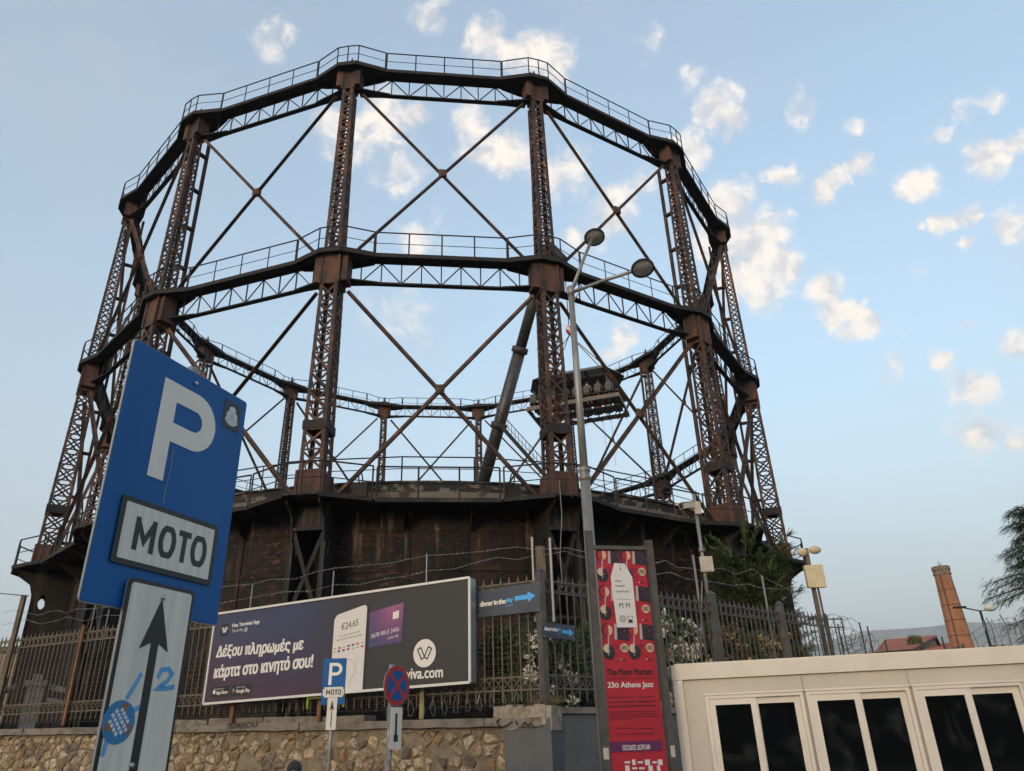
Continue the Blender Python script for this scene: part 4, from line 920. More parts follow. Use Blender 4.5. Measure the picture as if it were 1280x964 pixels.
mb = MB(); vlogo(mb, xa, za, .10, -.0035, .025); mb.build('logo_mark', PW, lg)
bt('Δέξου πληρωμές με', (271,816.5), (379,806), .34, bold=.012, shear=.05); bt('κάρτα στο κινητό σου!', (268,842), (391,827.5), .36, bold=.012, shear=.05)
for pts, s, s2x in (((265,858),'App Store','Download on the'), ((289,856),'Google Play','GET IT ON')):
    pass
for (l, r_, s, up_) in (((265,865.5),(286,863.5),'App Store','Download on the'), ((289,863.5),(314,861.5),'Google Play','GET IT ON')):
    (xa, za), (xb, zb) = bl(l, r_); o = MB().add([(xa,-.003,za-.12),(xb,-.003,zb-.12),(xb,-.003,zb+.12),(xa,-.003,za+.12)], [(0,1,2,3)]).build('store_badge', PK, bb)
    wdt = xb-xa; text(o, s, xa+wdt*.26, xb-wdt*.06, za-.03, .10, -.005, PW, .01, z_slope=(zb-za)*.7); text(o, up_, xa+wdt*.26, xb-wdt*.3, za+.06, .03, -.005, PW, 0, z_slope=(zb-za)*.5)
    if s[0] == 'A': MB().prism(circ(xa+wdt*.14, za, .045, 12), -.006, -.004, 'y').ribbon([(xa+wdt*.14, za+.045), (xa+wdt*.17, za+.075)], .02, -.006, -.004).build('badge_icon', PW, o)
    else:
        mb = MB(); mb.prism([(xa+wdt*.08, za-.06),(xa+wdt*.20, za),(xa+wdt*.08, za)], -.006, -.004, 'y'); mb.cur = 1; mb.prism([(xa+wdt*.08, za),(xa+wdt*.20, za),(xa+wdt*.08, za+.06)], -.006, -.004, 'y')
        mb.build('badge_icon', [mat('icon_red', (.5,.08,.06), .5), mat('icon_cyan', (.05,.35,.45), .5)], o)
# phone and card
def softpoly(pts, r=.18):
    out = []; n = len(pts)
    for i in range(n):
        p = V(pts[i][:2]); rad = pts[i][2] if len(pts[i]) > 2 else r; a = V(pts[i-1][:2]); b_ = V(pts[(i+1) % n][:2])
        if rad == 0: out.append(tuple(p)); continue
        u1, u2 = (a-p).normalized()*rad, (b_-p).normalized()*rad
        for k in range(6): t = k/5; out.append(tuple((p+u1)*(1-t)**2+p*2*t*(1-t)+(p+u2)*t*t))
    return out
pp = bl((418.5,770),(459.5,755),(453,863),(412,868.5)); pk_ = bl((420,768),(463,753.5),(456,863),(414,868.5))
ph_ = flat(bb, 'phone_edge', softpoly([(pk_[0][0],pk_[0][1],.14),(pk_[1][0],pk_[1][1],.12),(pk_[2][0],pk_[2][1],0),(pk_[3][0],pk_[3][1],0)]), -.003, -.001, PK)
ph2 = flat(bb, 'phone_screen', softpoly([(pp[0][0],pp[0][1],.15),(pp[1][0],pp[1][1],.12),(pp[2][0],pp[2][1],0),(pp[3][0],pp[3][1],0)]), -.0055, -.0035, mat('phone_white', (.60,.575,.55), .5))
(xa, za), (xb, zb) = bl((427,784.5),(448,778)); text(ph2, '€24,65', xa, xb, za, .17, -.007, PK, .0, z_slope=zb-za)
mb = MB(); rr2 = random.Random(4)
for (l, r_) in (((424.5,796),(451,789)), ((421,801),(453,793.5))):
    (xa, za), (xb, zb) = bl(l, r_); t = 0
    while t < 1:
        w2 = rr2.uniform(.06,.14); e = min(1, t+w2); mb.ribbon([(xa+(xb-xa)*t, za+(zb-za)*t), (xa+(xb-xa)*e, za+(zb-za)*e)], .030, -.0065, -.006); t = e+.035
mb.build('small_print', PG, ph2)
mb = MB()
for row, (l, r_) in enumerate((((419,811.5),(453,803.5)), ((418,815.5),(453,808)))):
    (xa, za), (xb, zb) = bl(l, r_)
    for i in range(7):
        t = i/6; mb.cur = (0,1,0,2,2,1,0)[(i+row*2) % 7]; x = xa+(xb-xa)*t; mb.ribbon([(x-.035, za+(zb-za)*t), (x+.035, za+(zb-za)*t+.003)], .045 if mb.cur else .028, -.0065, -.006)
mb.build('card_symbols', [PG, mat('symbol_red', (.5,.06,.05), .5), mat('symbol_blue', (.06,.08,.25), .5)], ph2, kind='stuff')
mb = MB(); a_ = bl((434,827),(440,824),(443,822),(436,862),(434,845))
mb.ribbon(bl((432,823),(440,826),(446,840),(436,852)), .008, -.0065, -.006); mb.ribbon(bl((446,822),(444,838),(436,858)), .008, -.0065, -.006); mb.build('outline_drawing', PG, ph2)
CARD = bpy.data.materials.new('card_print'); CARD.use_nodes = True; T = NT(CARD.node_tree); b = CARD.node_tree.nodes['Principled BSDF']
tc = T.n('ShaderNodeTexCoord'); cc = bl((462,766),(505,753),(502,802),(461,810)); dn = T.n('ShaderNodeVectorMath', operation='DISTANCE'); T.l(tc.outputs['Object'], dn.inputs[0])
hot = (cc[0][0]*.30+cc[1][0]*.70, 0, cc[0][1]*.45+cc[2][1]*.1+cc[1][1]*.45); dn.inputs[1].default_value = hot
T.l(T.ramp(dn.outputs['Value'], [(0,(.30,.09,.20)),(.35,(.16,.055,.15)),(.75,(.055,.048,.14))]), b.inputs['Base Color']); b.inputs['Roughness'].default_value = .5
cd = flat(bb, 'bank_card', cc[::-1], -.003, -.001, CARD)
q = bl((491.5,765.5),(499,763),(498.5,772.5),(491,774.5)); flat(cd, 'card_chip', q[::-1], -.005, -.0035, PW)
(xa, za), (xb, zb) = bl((464,795.5),(499,786)); text(cd, '5678 9012 3456', xa, xb, za, .09, -.0045, PW, .0, z_slope=zb-za)
(xa, za), (xb, zb) = bl((485,798),(498,794.5)); text(cd, '12/24  MR', xa, xb, za, .05, -.0045, PW, 0, z_slope=zb-za)
(xa, za), (xe, ze), (_, zt2) = bl((530.7,816.5),(543.5,815),(530.7,799)); ri_ = (zt2-za)
ci = flat(bb, 'logo_disc', circ(xa, za, ri_, 36), -.003, -.001, PW); mb = MB(); vlogo(mb, xa, za, ri_*.78, -.004, .028); mb.build('logo_mark', PK, ci)
bt('viva.com', (507.5,843), (553.5,840), .20, bold=.012)

# ------------------------------------------------------------------ small direction signs on the fence
NAVY = mat('navy_sign', (.030,.040,.070), .45, 0, (.045,.050,.068), 2, .4, .65); SKYB = mat('sky_blue_print', (.05,.36,.75), .45)
def dsign(panel, pts, label, off, tl, tr, sky, arrow, hm):
    Pn = Panel(panel.O+panel.n*off, panel.u); Pn.O.z = 0; q = Pn.P(*pts); c0 = q[3]; o3 = Pn.O+Pn.u*c0[0]
    t = thing('direction_sign', label, 'sign', (o3.x, o3.y, c0[1]), Pn.rz); Q = lambda *p: [(x-c0[0], z-c0[1]) for x, z in Pn.P(*p)]
    flat(t, 'board', Q(*pts)[::-1], 0, .012, NAVY)
    (xa, za), (xb, zb) = Q(tl, tr); text(t, 'dinner in the', xa, xa+(xb-xa)*.78, za, hm, -.002, PW, .02, z_slope=(zb-za)*.78, spacing=.85); text(t, 'sky', xa+(xb-xa)*.80, xb, za+(zb-za)*.85-.0, hm*1.05, -.002, SKYB, .02, z_slope=(zb-za)*.15)
    text(t, 'athens', xa+(xb-xa)*.78, xb, za+(zb-za)*.85-hm*.95, hm*.45, -.002, SKYB)
    (xa, za), (xb, zb) = Q(*arrow); h = hm*1.0; sl = (zb-za)/(xb-xa); xm = xb-(xb-xa)*.36
    f = lambda x, dz: (x, za+sl*(x-xa)+dz)
    flat(t, 'arrow', [f(xa,-h*.45), f(xm,-h*.45), f(xm,-h*1.1), f(xb,0), f(xm,h*1.1), f(xm,h*.45), f(xa,h*.45)], -.003, -.001, SKYB)
    for c_ in pts:
        (x, z), = Q(c_); x += .03*(1 if x < .5 else -1); z += .03*(1 if c_[1] > (pts[0][1]+pts[3][1])/2 else -1)
        MB().box(x-.012, x+.012, -.006, -.001, z-.012, z+.012).build('fixing', GALV, t)
dsign(WP, [(596.5,739),(674.5,727.5),(674.5,764),(597.5,772)], 'larger navy direction sign with light blue arrow hung left of the corner post', .08, (600,755.5), (641,750), None, ((643.5,748.5),(669,744.5)), .10)
dsign(GP, [(678,778),(718,782),(719,800),(679,797)], 'smaller navy direction sign with blue arrow just right of the corner post', .10, (680.5,785.5), (701,787.5), None, ((703,789.5),(716.5,791.5)), .075)

# ------------------------------------------------------------------ cream cabin
CA = atD(838,832,11.96); CBv = atD(1280,808,12.6)
CP = Panel((CA.x, CA.y, 0), (CBv.x-CA.x, CBv.y-CA.y)); CB0 = .12
cab = thing('site_cabin', 'cream portable cabin with a row of sliding windows at the lower right', 'cabin', (CA.x, CA.y, CB0), CP.rz)
def cl(*p): return [(x, z-CB0) for x, z in CP.P(*p)]
HT = CA.z-CB0; CL_ = 6.1; CD_ = 2.3
fz = HT-.205
MB().box(-.0, CL_, -.0, CD_, fz, HT).build('roof_fascia', CREAM, cab)
MB().box(.05, CL_-.05, .05, CD_-.05, HT+.002, HT+.02).build('roof_sheet', CREAM, cab)
for x in (.005, CL_-.145):
    MB().box(x, x+.14, .006, .15, 0, fz-.003).build('corner_post', CREAM, cab); MB().box(x, x+.14, CD_-.15, CD_-.006, 0, fz-.003).build('corner_post', CREAM, cab)
MB().box(.1, CL_-.1, .03, CD_-.03, 0, .14).build('floor_beam', CREAM, cab)
for x in (.03, .09): MB().lathe([(.001,.003),(.009,.003),(.009,0)], 8).build('bolt', SCREW, cab, loc=(x, .005, fz-.035), rot=(pi/2,0,0))
MB().box(.06, .12, .16, CD_-.16, .14, fz-.004).build('end_wall', CREAMW, cab); MB().box(CL_-.12, CL_-.06, .16, CD_-.16, .14, fz-.004).build('end_wall', CREAMW, cab); MB().box(.15, CL_-.15, CD_-.12, CD_-.06, .14, fz-.004).build('back_wall', CREAMW, cab)
wins = [(cl((882,869))[0][0], cl((1003,869))[0][0]), (cl((1005,867))[0][0], cl((1131,866))[0][0]), (cl((1143,863))[0][0], cl((1281,863))[0][0])]
ww = sum(b-a for a, b in wins)/3; pitch_ = (wins[2][0]-wins[0][0])/2; x_0 = wins[0][0]; ztw = cl((950,868))[0][1]; zbw = ztw-1.45
wins = [(x_0+i*pitch_, x_0+i*pitch_+ww) for i in range(4)]
wins = [w for w in wins if w[1] < CL_-.2]
# wall built round the openings
xs = [.145]+[v for w in wins for v in w]+[CL_-.145]; yw0, yw1 = .05, .12
mb = MB().box(xs[0], xs[-1], yw0, yw1, ztw, fz-.004).box(xs[0], xs[-1], yw0, yw1, .14, zbw)
for i in range(0, len(xs), 2): mb.box(xs[i], xs[i+1], yw0, yw1, zbw, ztw)
mb.build('front_wall', CREAMW, cab)
for i in range(0, len(xs)-1, 2):                     # ribbed wall strips between the windows
    if i == 0: continue
    w0, w1 = xs[i]+.015, xs[i+1]-.015; n = 5
    if w1-w0 < .02: continue
    for k in range(n): a_ = w0+(w1-w0)*k/n; MB().box(a_+.003, a_+(w1-w0)/n-.006, yw0-.012, yw0-.002, .2, fz-.02 if k % 2 else ztw+.05).build('wall_rib', CREAMW, cab)
GLASS = bpy.data.materials.new('dark_window_glass'); GLASS.use_nodes = True
b = GLASS.node_tree.nodes['Principled BSDF']; T = NT(GLASS.node_tree); tc = T.n('ShaderNodeTexCoord'); nn = T.n('ShaderNodeTexNoise', i_Scale=2.2, i_Detail=7.0, i_Distortion=.6); T.l(tc.outputs['Object'], nn.inputs['Vector']); T.l(T.mix(T.mapr(nn.outputs[0], .50, .72, 0, 1), (.0035,.004,.0045), (.020,.022,.022)), b.inputs['Base Color']); b.inputs['Roughness'].default_value = .04; b.inputs['Specular IOR Level'].default_value = .5  # noise in the base colour paints faint smears of reflection on the panes
def frame(parent, x0, x1, z0, z1, t, y0, y1, name, m=CREAM2, tb=None):
    tb = tb or t; mb = MB(); o = [(x0,z0),(x1,z0),(x1,z1),(x0,z1)]; i_ = [(x0+t,z0+tb),(x1-t,z0+tb),(x1-t,z1-tb),(x0+t,z1-tb)]
    vs = [(x,y0,z) for x,z in o+i_]+[(x,y1,z) for x,z in o+i_]; fs = []
    for k in range(4):
        j = (k+1) % 4; fs += [(k,j,4+j,4+k),(8+k,12+k,12+j,8+j),(k,8+k,8+j,j),(4+k,4+j,12+j,12+k)]
    return mb.add(vs, fs).build(name, m, parent)
for w0, w1 in wins:
    w = frame(cab, w0-.015, w1+.015, zbw-.015, ztw+.015, .045, yw0-.028, yw1+.01, 'window'); xm = (w0+w1)/2
    f1 = frame(w, w0+.031, xm+.035, zbw+.031, ztw-.031, .085, yw0-.012, yw0+.022, 'sash'); f2 = frame(w, xm-.033, w1-.031, zbw+.031, ztw-.031, .085, yw0+.026, yw0+.06, 'sash')
    MB().box(w0+.11, xm-.045, yw0+.008, yw0+.014, zbw+.11, ztw-.11).build('pane', GLASS, w); MB().box(xm+.047, w1-.11, yw0+.044, yw0+.050, zbw+.11, ztw-.11).build('pane', GLASS, w)
    MB().box(w0-.03, w1+.03, yw0-.045, yw0-.029, ztw+.016, ztw+.04).build('drip_strip', CREAM2, w)

# ------------------------------------------------------------------ event banner in its frame
q0, q1 = atD(743,684,11.26), atD(806,692,11.52)
NP = Panel((q0.x, q0.y, 0), (q1.x-q0.x, q1.y-q0.y)); ban = thing('event_banner', 'tall red market and jazz banner laced in a grey steel frame beside the lamp post', 'banner', (q0.x, q0.y, .12), NP.rz)
def nl(*p): return [(x, z-.12) for x, z in NP.P(*p)]
q = nl((743.5,685),(806,693)); NW = q[1][0]-q[0][0]; nx0 = q[0][0]; ntop = (q[0][1]+q[1][1])/2; nbot = .55
FRG = mat('grey_frame_paint', (.085,.078,.07), .6, .1, (.06,.052,.045), 5, .4, .65)
zL = nl((738,664))[0][1]; zR = nl((808,676))[0][1]
MB().box(nx0-.13, nx0-.035, -.05, .05, -.02, zL).build('post', FRG, ban); MB().box(nx0+NW+.03, nx0+NW+.125, -.05, .05, -.02, zR).build('post', FRG, ban)
MB().box(nx0-.034, nx0+NW+.029, -.03, .03, ntop+.02, ntop+.075).build('crossbar', FRG, ban); MB().box(nx0-.034, nx0+NW+.029, -.03, .03, nbot-.12, nbot-.06).build('crossbar', FRG, ban)
for fx in (.5,): MB().tube([(nx0+NW*fx, 0, ntop-.01), (nx0+NW*fx, 0, ntop+.03)], .006, 6).build('tie', WIRE, ban)
for zz_, s_ in ((1.35,-1),(1.35,1)): MB().box((nx0-.12 if s_ < 0 else nx0+NW+.05), (nx0-.045 if s_ < 0 else nx0+NW+.11), -.056, -.051, zz_-.07, zz_+.07).build('paper_scrap', mat('old_paper', (.45,.42,.38), .9), ban)
BRED = mat('banner_red', (.40,.012,.028), .65, 0, (.34,.010,.024), 1.5, .4, .65)
mb = MB(); nxk, nzk = 6, 30; vs = []
for j in range(nzk+1):
    for i in range(nxk+1):
        u, v = i/nxk, j/nzk; vs.append((nx0+NW*u, .004*sin(u*9+v*4)*(1-abs(2*u-1))+.0, nbot+(ntop-nbot)*v))
fs = [(j*(nxk+1)+i, j*(nxk+1)+i+1, (j+1)*(nxk+1)+i+1, (j+1)*(nxk+1)+i) for j in range(nzk) for i in range(nxk)]
cloth = mb.add(vs, fs).build('cloth', BRED, ban, True)
BCR = mat('banner_cream', (.55,.42,.30), .6); BPU = mat('banner_purple', (.10,.012,.085), .6); BKB = mat('banner_black', (.014,.012,.016), .6); BGR = mat('banner_grey', (.36,.34,.36), .6); BWH = mat('banner_white', (.62,.60,.60), .6); BBR = mat('banner_bright_red', (.48,.015,.03), .6)
def motif(mb, x, z, s):     # half-face over black collar, grilled disc, purple dots, grey strip
    y = -.006
    def pr(pts, c, dy=0): mb.cur = c; mb.prism(pts, y-.0012-dy, y-dy, 'y')
    pr(circ(x+.10*s, z+.30*s, .115*s, 18, .17*s), 0); pr([(x+.02*s,z+.52*s),(x+.30*s,z+.56*s),(x+.34*s,z+.95*s),(x+.05*s,z+.98*s)], 0) if False else None
    pr([(x+.10*s,z+.50*s)]+[(x+.10*s-.10*s*sin(t), z+.39*s+.11*s*cos(t)) for t in [pi*i/10 for i in range(11)]], 1, .0014)
    mb.cur = 0; mb.ribbon([(x+.11*s-.10*s*sin(t), z+.83*s+.15*s*cos(t)) for t in [pi*i/10 for i in range(11)]], .026*s, y-.0012, y)
    pr([(x+.125*s,z+.70*s)]+[(x+.125*s+.075*s*sin(t), z+.82*s-.12*s*cos(t)) for t in [pi*i/8 for i in range(9)]], 1, .0014)
    for k in range(3): pr(circ(x+.155*s, z+(.76+.05*k)*s, .008*s, 6), 0, .003)
    mb.cur = 3; mb.ribbon([(x+.115*s,z+.70*s),(x+.095*s,z+.36*s)], .022*s, y-.0042, y-.0030); mb.ribbon([(x+.07*s,z+.335*s),(x+.135*s,z+.325*s)], .015*s, y-.0042, y-.0030); mb.ribbon([(x+.10*s,z+.34*s),(x+.09*s,z+.22*s)], .012*s, y-.0042, y-.0030)
    mb.cur = 2; mb.ribbon(circ(x+.215*s, z+.44*s, .042*s, 12, .055*s), .018*s, y-.0024, y-.0014, True)
    pr(circ(x+.02*s, z+.64*s, .028*s, 10, .036*s), 2, .0014)
    pr([(x+.225*s,z+.60*s),(x+.28*s,z+.60*s),(x+.285*s,z+.97*s),(x+.245*s,z+.97*s)], 3, .0014)
    pr([(x+.29*s,z+.60*s),(x+.50*s,z+.56*s),(x+.50*s,z+.93*s),(x+.30*s,z+.97*s)], 0)
    for dx, dz, rr2 in ((.35,.88,.022),(.41,.92,.018),(.43,.80,.03),(.36,.76,.016),(.46,.70,.02),(.40,.66,.018),(.33,.67,.012)): pr(circ(x+dx*s, z+dz*s, rr2*s, 9, rr2*1.2*s), 2, .0014)
    pr(circ(x+.40*s, z+.40*s, .078*s, 18, .105*s), 1, .0014)
    mb.cur = 0
    for d in (-.025,.01,.045): mb.ribbon([(x+(.36+d)*s, z+.34*s),(x+(.40+d)*s, z+.46*s)], .010*s, y-.0042, y-.0030)
    for d in (-.03,.0,.03): mb.ribbon([(x+.35*s, z+(.42+d)*s),(x+.46*s, z+(.38+d)*s)], .010*s, y-.0052, y-.0043)
    pr(circ(x+.27*s, z+.30*s, .024*s, 9, .03*s), 4, .0014); mb.cur = 0; mb.ribbon([(x+.27*s,z+.30*s),(x+.255*s,z+.22*s)], .007*s, y-.0036, y-.0028)
    pr([(x+.29*s,z+.13*s),(x+.34*s,z+.15*s),(x+.34*s,z+.11*s)], 3, .0014); pr([(x+.345*s,z+.145*s),(x+.43*s,z+.115*s),(x+.345*s,z+.105*s)], 0, .0014)
mb = MB(); unit = NW; zz_ = ntop-.98*unit*.95
pz_bot = nl((765,832))[0][1]; rowh = (ntop-pz_bot)/3
for r_ in range(3):
    for c_ in range(2):
        m0 = len(mb.v); motif(mb, 0, ntop-rowh*(r_+1), rowh/.93); kx = NW*.49/(.49*rowh/.93)
        for i in range(m0, len(mb.v)): v = mb.v[i]; mb.v[i] = (nx0+.008+c_*NW*.49+v[0]*kx, v[1], v[2])
allv = mb.v; kept = [tuple(min(max(v[0], nx0+.003), nx0+NW-.003) if i == 0 else v[i] for i in range(3)) for v in allv]; mb.v = kept
for i, v in enumerate(mb.v): mb.v[i] = (v[0], v[1], min(v[2], ntop-.002))
mb.build('printed_pattern', [BKB, BCR, BPU, BGR, BBR], cloth, kind='stuff')
tg = nl((767.5,704),(780.5,705),(790,722),(796.5,784.5),(771,784.5),(763,722))
tgo = flat(ban, 'printed_tag', tg[::-1], -.014, -.011, BWH); y = -.016
(ha, hb), = nl((775,712)); MB().prism(circ(ha, hb, .012, 10), -.0165, -.0145, 'y').ribbon([(ha, hb), (ha+.01, ntop-.02)], .005, -.0165, -.0145).build('tag_eyelet', BBR, tgo)
def ntx(par, s, l, r_, h, m, bold=0, yy=-.016, name='lettering', shear=0):
    (xa, za), (xb, zb) = nl(l, r_); return text(par, s, xa, xb, (za+zb)/2, h, yy, m, bold, shear, name=name)
ntx(tgo, 'the', (768,726), (776,727), .038, BKB); ntx(tgo, 'meet', (769,732.5), (780.5,733), .032, BKB); ntx(tgo, 'market', (769.5,739), (785.5,740), .035, BKB)
mb = MB(); mb.ribbon(nl((771,749),(788,750)), .005, y, y+.001)
mb.build('tag_rule', BKB, tgo)
ntx(tgo, 'M M', (773.5,756.5), (787,757.5), .075, BKB)
(xa, za), (xb, zb) = nl((778,774),(787.5,774.5)); mb = MB().ribbon(circ(xa, za, .045, 16), .008, y, y+.001, True).ribbon(circ(xa, za, .022, 12), .008, y, y+.001, True); mb.build('roundel', BKB, tgo)
MB().ribbon([(xb-.035,zb-.045),(xb+.035,zb-.045),(xb+.035,zb+.045),(xb-.035,zb+.045)], .006, y, y+.001, True).prism([(xb-.03,zb-.04),(xb+.03,zb-.04),(xb+.018,zb),(xb-.018,zb)], y, y+.001, 'y').build('square_mark', BKB, tgo)
yy = -.009
ntx(ban, 'The Meet Market', (757.8,838.5), (815,841), .085, BKB, .008, yy); ntx(ban, 'ζητάει Οικολογικά, Δημιουργικά', (758.5,847), (814,849), .03, BKB, 0, yy)
ntx(ban, '23ο Athens Jazz', (759.5,856), (816.5,858), .092, BWH, .010, yy)
DKR = mat('banner_dark_print', (.10,.010,.018), .6)
ntx(ban, '28.05–31 Μαΐου · Τεχνόπολη', (760.5,870.5), (818,872), .030, DKR, .004, yy); ntx(ban, 'Πειραιώς 100 · Γκάζι', (761,876), (818.5,878), .026, DKR, 0, yy) if False else None
def strokes(par, rows, h, m, yy):
    mb = MB(); r2 = random.Random(9)
    for (l, r_) in rows:
        (xa, za), (xb, zb) = nl(l, r_); z = (za+zb)/2; x = xa
        while x < xb: w2 = r2.uniform(.012,.05); mb.ribbon([(x, z), (min(x+w2, xb), z)], h, yy-.001, yy); x += w2+.009
    return mb.build('small_print', m, par, kind='stuff')
strokes(ban, [((761,876.5),(819,877.5)), ((761.5,882),(819.5,883))], .020, DKR, yy)
strokes(ban, [((762,889.0+i*3.1),(821 if i < 3 else 793,890+i*3.1)) for i in range(4)], .010, DKR, yy)
ntx(ban, '#themeetmarket', (769.5,910), (792,911), .026, DKR, .004, yy); ntx(ban, '#athensjazz', (800,910), (817,911), .026, DKR, .004, yy)
ntx(ban, 'www.themeetmarket.gr', (770,917.5), (818,918), .036, DKR, .004, yy)
(xa, za), (xb, zb) = nl((763,934),(827.5,934)); pb = MB().box(xa, xb, -.0095, -.007, za-.062, za+.062).build('purple_band', BPU, ban)
ntx(pb, 'ΕΙΣΟΔΟΣ ΔΩΡΕΑΝ', (778,934.5), (812,934), .062, BWH, .006, -.011)
mb = MB(); r2 = random.Random(2)
for row, (zpx, n, xs_) in enumerate(((953, 6, (784,792,800,809,818,825)), (960.5, 5, (784,793,802,813,823)))):
    for xp in xs_:
        (x, z), = nl((xp, zpx)); w2 = .022+.018*r2.random(); h2 = .012+(.022 if r2.random() < .45 else 0); mb.box(x-w2, x+w2, yy-.001, yy, z-h2, z+h2)
mb.build('sponsor_marks', BWH, ban, kind='stuff')

# ------------------------------------------------------------------ lamp post with two round heads
LPT = atD(713.5,365,13.6); LX, LY = LPT.x, LPT.y
lp = thing('street_lamp', 'tall galvanised street lamp with two round heads, behind the event banner', 'street lamp', (LX, LY, .12)); zt = LPT.z-.12
zc_ = 6.1
MB().tube([(0,0,-.02),(0,0,zc_)], [.115,.095], 16).build('lower_shaft', GALV, lp, True); MB().tube([(0,0,zc_),(0,0,zt)], [.078,.060], 14).build('upper_shaft', GALV, lp, True)
MB().lathe([(.096,-.14),(.118,-.12),(.118,-.06),(.098,-.04),(.098,.02),(.116,.04),(.116,.10),(.080,.13)], 18).build('shaft_collar', GALV, lp, True, loc=(0,0,zc_))
MB().tube([(0,0,zt-.1),(0,0,zt+.12)], .075, 12).build('arm_socket', GALV, lp, True)
h1, h2 = atD(741,296,13.9), atD(801,336,12.9)
LENS = mat('lamp_lens', (.42,.39,.33), .35, 0, (.33,.31,.27), 9, .4, .6); LBODY = mat('lamp_body', (.33,.32,.30), .5, .3)
for hh, off_ in ((h1, .2), (h2, .2)):
    P1 = V((0,0,zt-.02)); P2 = hh-V((LX,LY,.12)); d = (P2-P1)
    arm = MB().tube([P1, P1+d*.5+V((0,0,.02)), P1+d*.96], [.042,.038,.036], 10).build('arm', GALV, lp, True)
    dh = V((d.x, d.y, 0)).normalized(); MB().tube([P1+V((0,0,-.28)), P1+d*.16], .012, 6).build('arm_stay', GALV, arm)
    tilt = Matrix((dh.cross(V((0,0,1))).normalized()*-1, dh, V((0,0,1)))).transposed().to_3x3()
    rot = V((-.05, .30, .94)).to_track_quat('Z', 'Y').to_euler(); c = P2+dh*.04
    MB().lathe([(.02,.19),(.09,.17),(.17,.10),(.215,.03),(.225,0),(.215,-.02)], 24).build('lamp_head', LBODY, lp, True, loc=c, rot=rot)
    MB().lathe([(.218,-.03),(.236,-.03),(.236,.012),(.218,.012)], 24).build('head_rim', DARKIRON, lp, True, loc=c, rot=rot)
    MB().lathe([(.001,-.055),(.09,-.048),(.17,-.03),(.208,-.012)], 24).build('lens', LENS, lp, True, loc=c, rot=rot)

# ------------------------------------------------------------------ camera pole, antenna pole
CAMW = mat('camera_casing', (.48,.43,.35), .5, 0, (.42,.37,.30), 4, .4, .6)
a_ = atD(867,618,20.6); cpole = thing('camera_pole', 'galvanised pole with a security camera on top behind the dark fence', 'camera pole', (a_.x, a_.y, 0)); H = a_.z
MB().tube([(0,0,0),(0,0,3.9)], .062, 10).build('lower_shaft', GALV, cpole, True); MB().tube([(0,0,3.9),(0,0,H)], .048, 10).build('upper_shaft', GALV, cpole, True)
MB().lathe([(.07,-.06),(.085,-.03),(.085,.03),(.05,.06)], 12).build('joint_collar', GALV, cpole, loc=(0,0,H-1.55))
cm = MB().box(-.5,-.08,-.09,.09,-.075,.075).box(-.56,-.04,-.11,.11,.075,.095).build('security_camera', CAMW, cpole, loc=(-.05,-.05,H-.32), rot=(0,radians(-12),radians(35)))
MB().lathe([(.001,0),(.06,0),(.06,.02),(.045,.03)], 14).build('camera_lens', BLACK, cm, loc=(-.5,0,0), rot=(0,-pi/2,0)); MB().box(-.10,.03,-.03,.03,-.16,-.08).build('camera_bracket', CAMW, cm)
MB().box(-.09,.09,-.14,-.05,-.17,.17).build('junction_box', CAMW, cpole, loc=(.03,0,H-.42)); MB().box(-.17,.17,-.12,-.05,-.20,.20).build('equipment_box', CAMW, cpole, loc=(.06,0,H-1.95))
for sx in (-1,1): MB().tube([(sx*.35-.2,.1,2.3),(sx*.04-.06,.03,H-2.4)], .02, 6).build('stay_tube', GALV, cpole)
a_ = atD(1007,686,25.2); apole = thing('antenna_pole', 'wooden pole with two cream antenna boxes at the far end of the dark fence', 'antenna pole', (a_.x, a_.y, 0)); H = a_.z
ABX = mat('antenna_box_cream', (.60,.50,.33), .6, 0, (.52,.42,.27), 3, .4, .6)
MB().tube([(0,0,0),(0,0,H)], .075, 8).build('pole_shaft', WOODP, apole, True); MB().tube([(.13,-.02,0),(.13,-.02,H-.9)], .035, 6).build('conduit', FENCE_R, apole)
MB().box(-.32,.24,-.20,-.06,-.66-.42,-.66+.26).build('antenna_box', ABX, apole, loc=(.10,0,H-.15))
for v in (-.25,.25): pass
MB().ico((0,0,0), (.16,.13,.14), 2).build('antenna_dome', ABX, apole, True, loc=(-.14,-.05,H-.12)); MB().ico((0,0,0), (.20,.14,.13), 2).build('antenna_dome', ABX, apole, True, loc=(.26,-.05,H-.06)); MB().box(-.14,.26,-.06,-.02,H-.13,H-.07).build('cross_arm', ABX, apole)

# ------------------------------------------------------------------ crane and hanging dining platform
STEEL = mat('crane_steel', (.085,.080,.078), .45, .5, (.06,.055,.052), 2, .4, .65); CRY = mat('crane_band', (.05,.045,.045), .6, .3)
b0, b1 = atD(604,603,50), atD(667,376,44.5); d_ = (b1-b0)
foot = b0-d_*(b0.z-3.5)/d_.z; tip = b1+d_*.30
cr = thing('mobile_crane', 'thick grey telescopic crane boom rising inside the far side of the gasholder', 'crane', (foot.x, foot.y, 0)); L0 = V((foot.x, foot.y, 0))
segs = [(0,.45,.50),(.45,.78,.44),(.78,1.0,.38)]
for i, (a, b_, r_) in enumerate(segs): MB().tube([foot.lerp(tip,a)-L0, foot.lerp(tip,b_)-L0], r_, 14).build('boom_section', STEEL, cr, True)
for t in (.45,.78,.62): MB().tube([foot.lerp(tip,t-.006)-L0, foot.lerp(tip,t+.006)-L0], .58, 14).build('boom_collar', CRY, cr, True)
MB().box(-2.2,2.2,-4.2,4.2,.9,2.3).box(-1.4,1.4,-2,2,2.3,3.9).build('carrier', STEEL, cr)
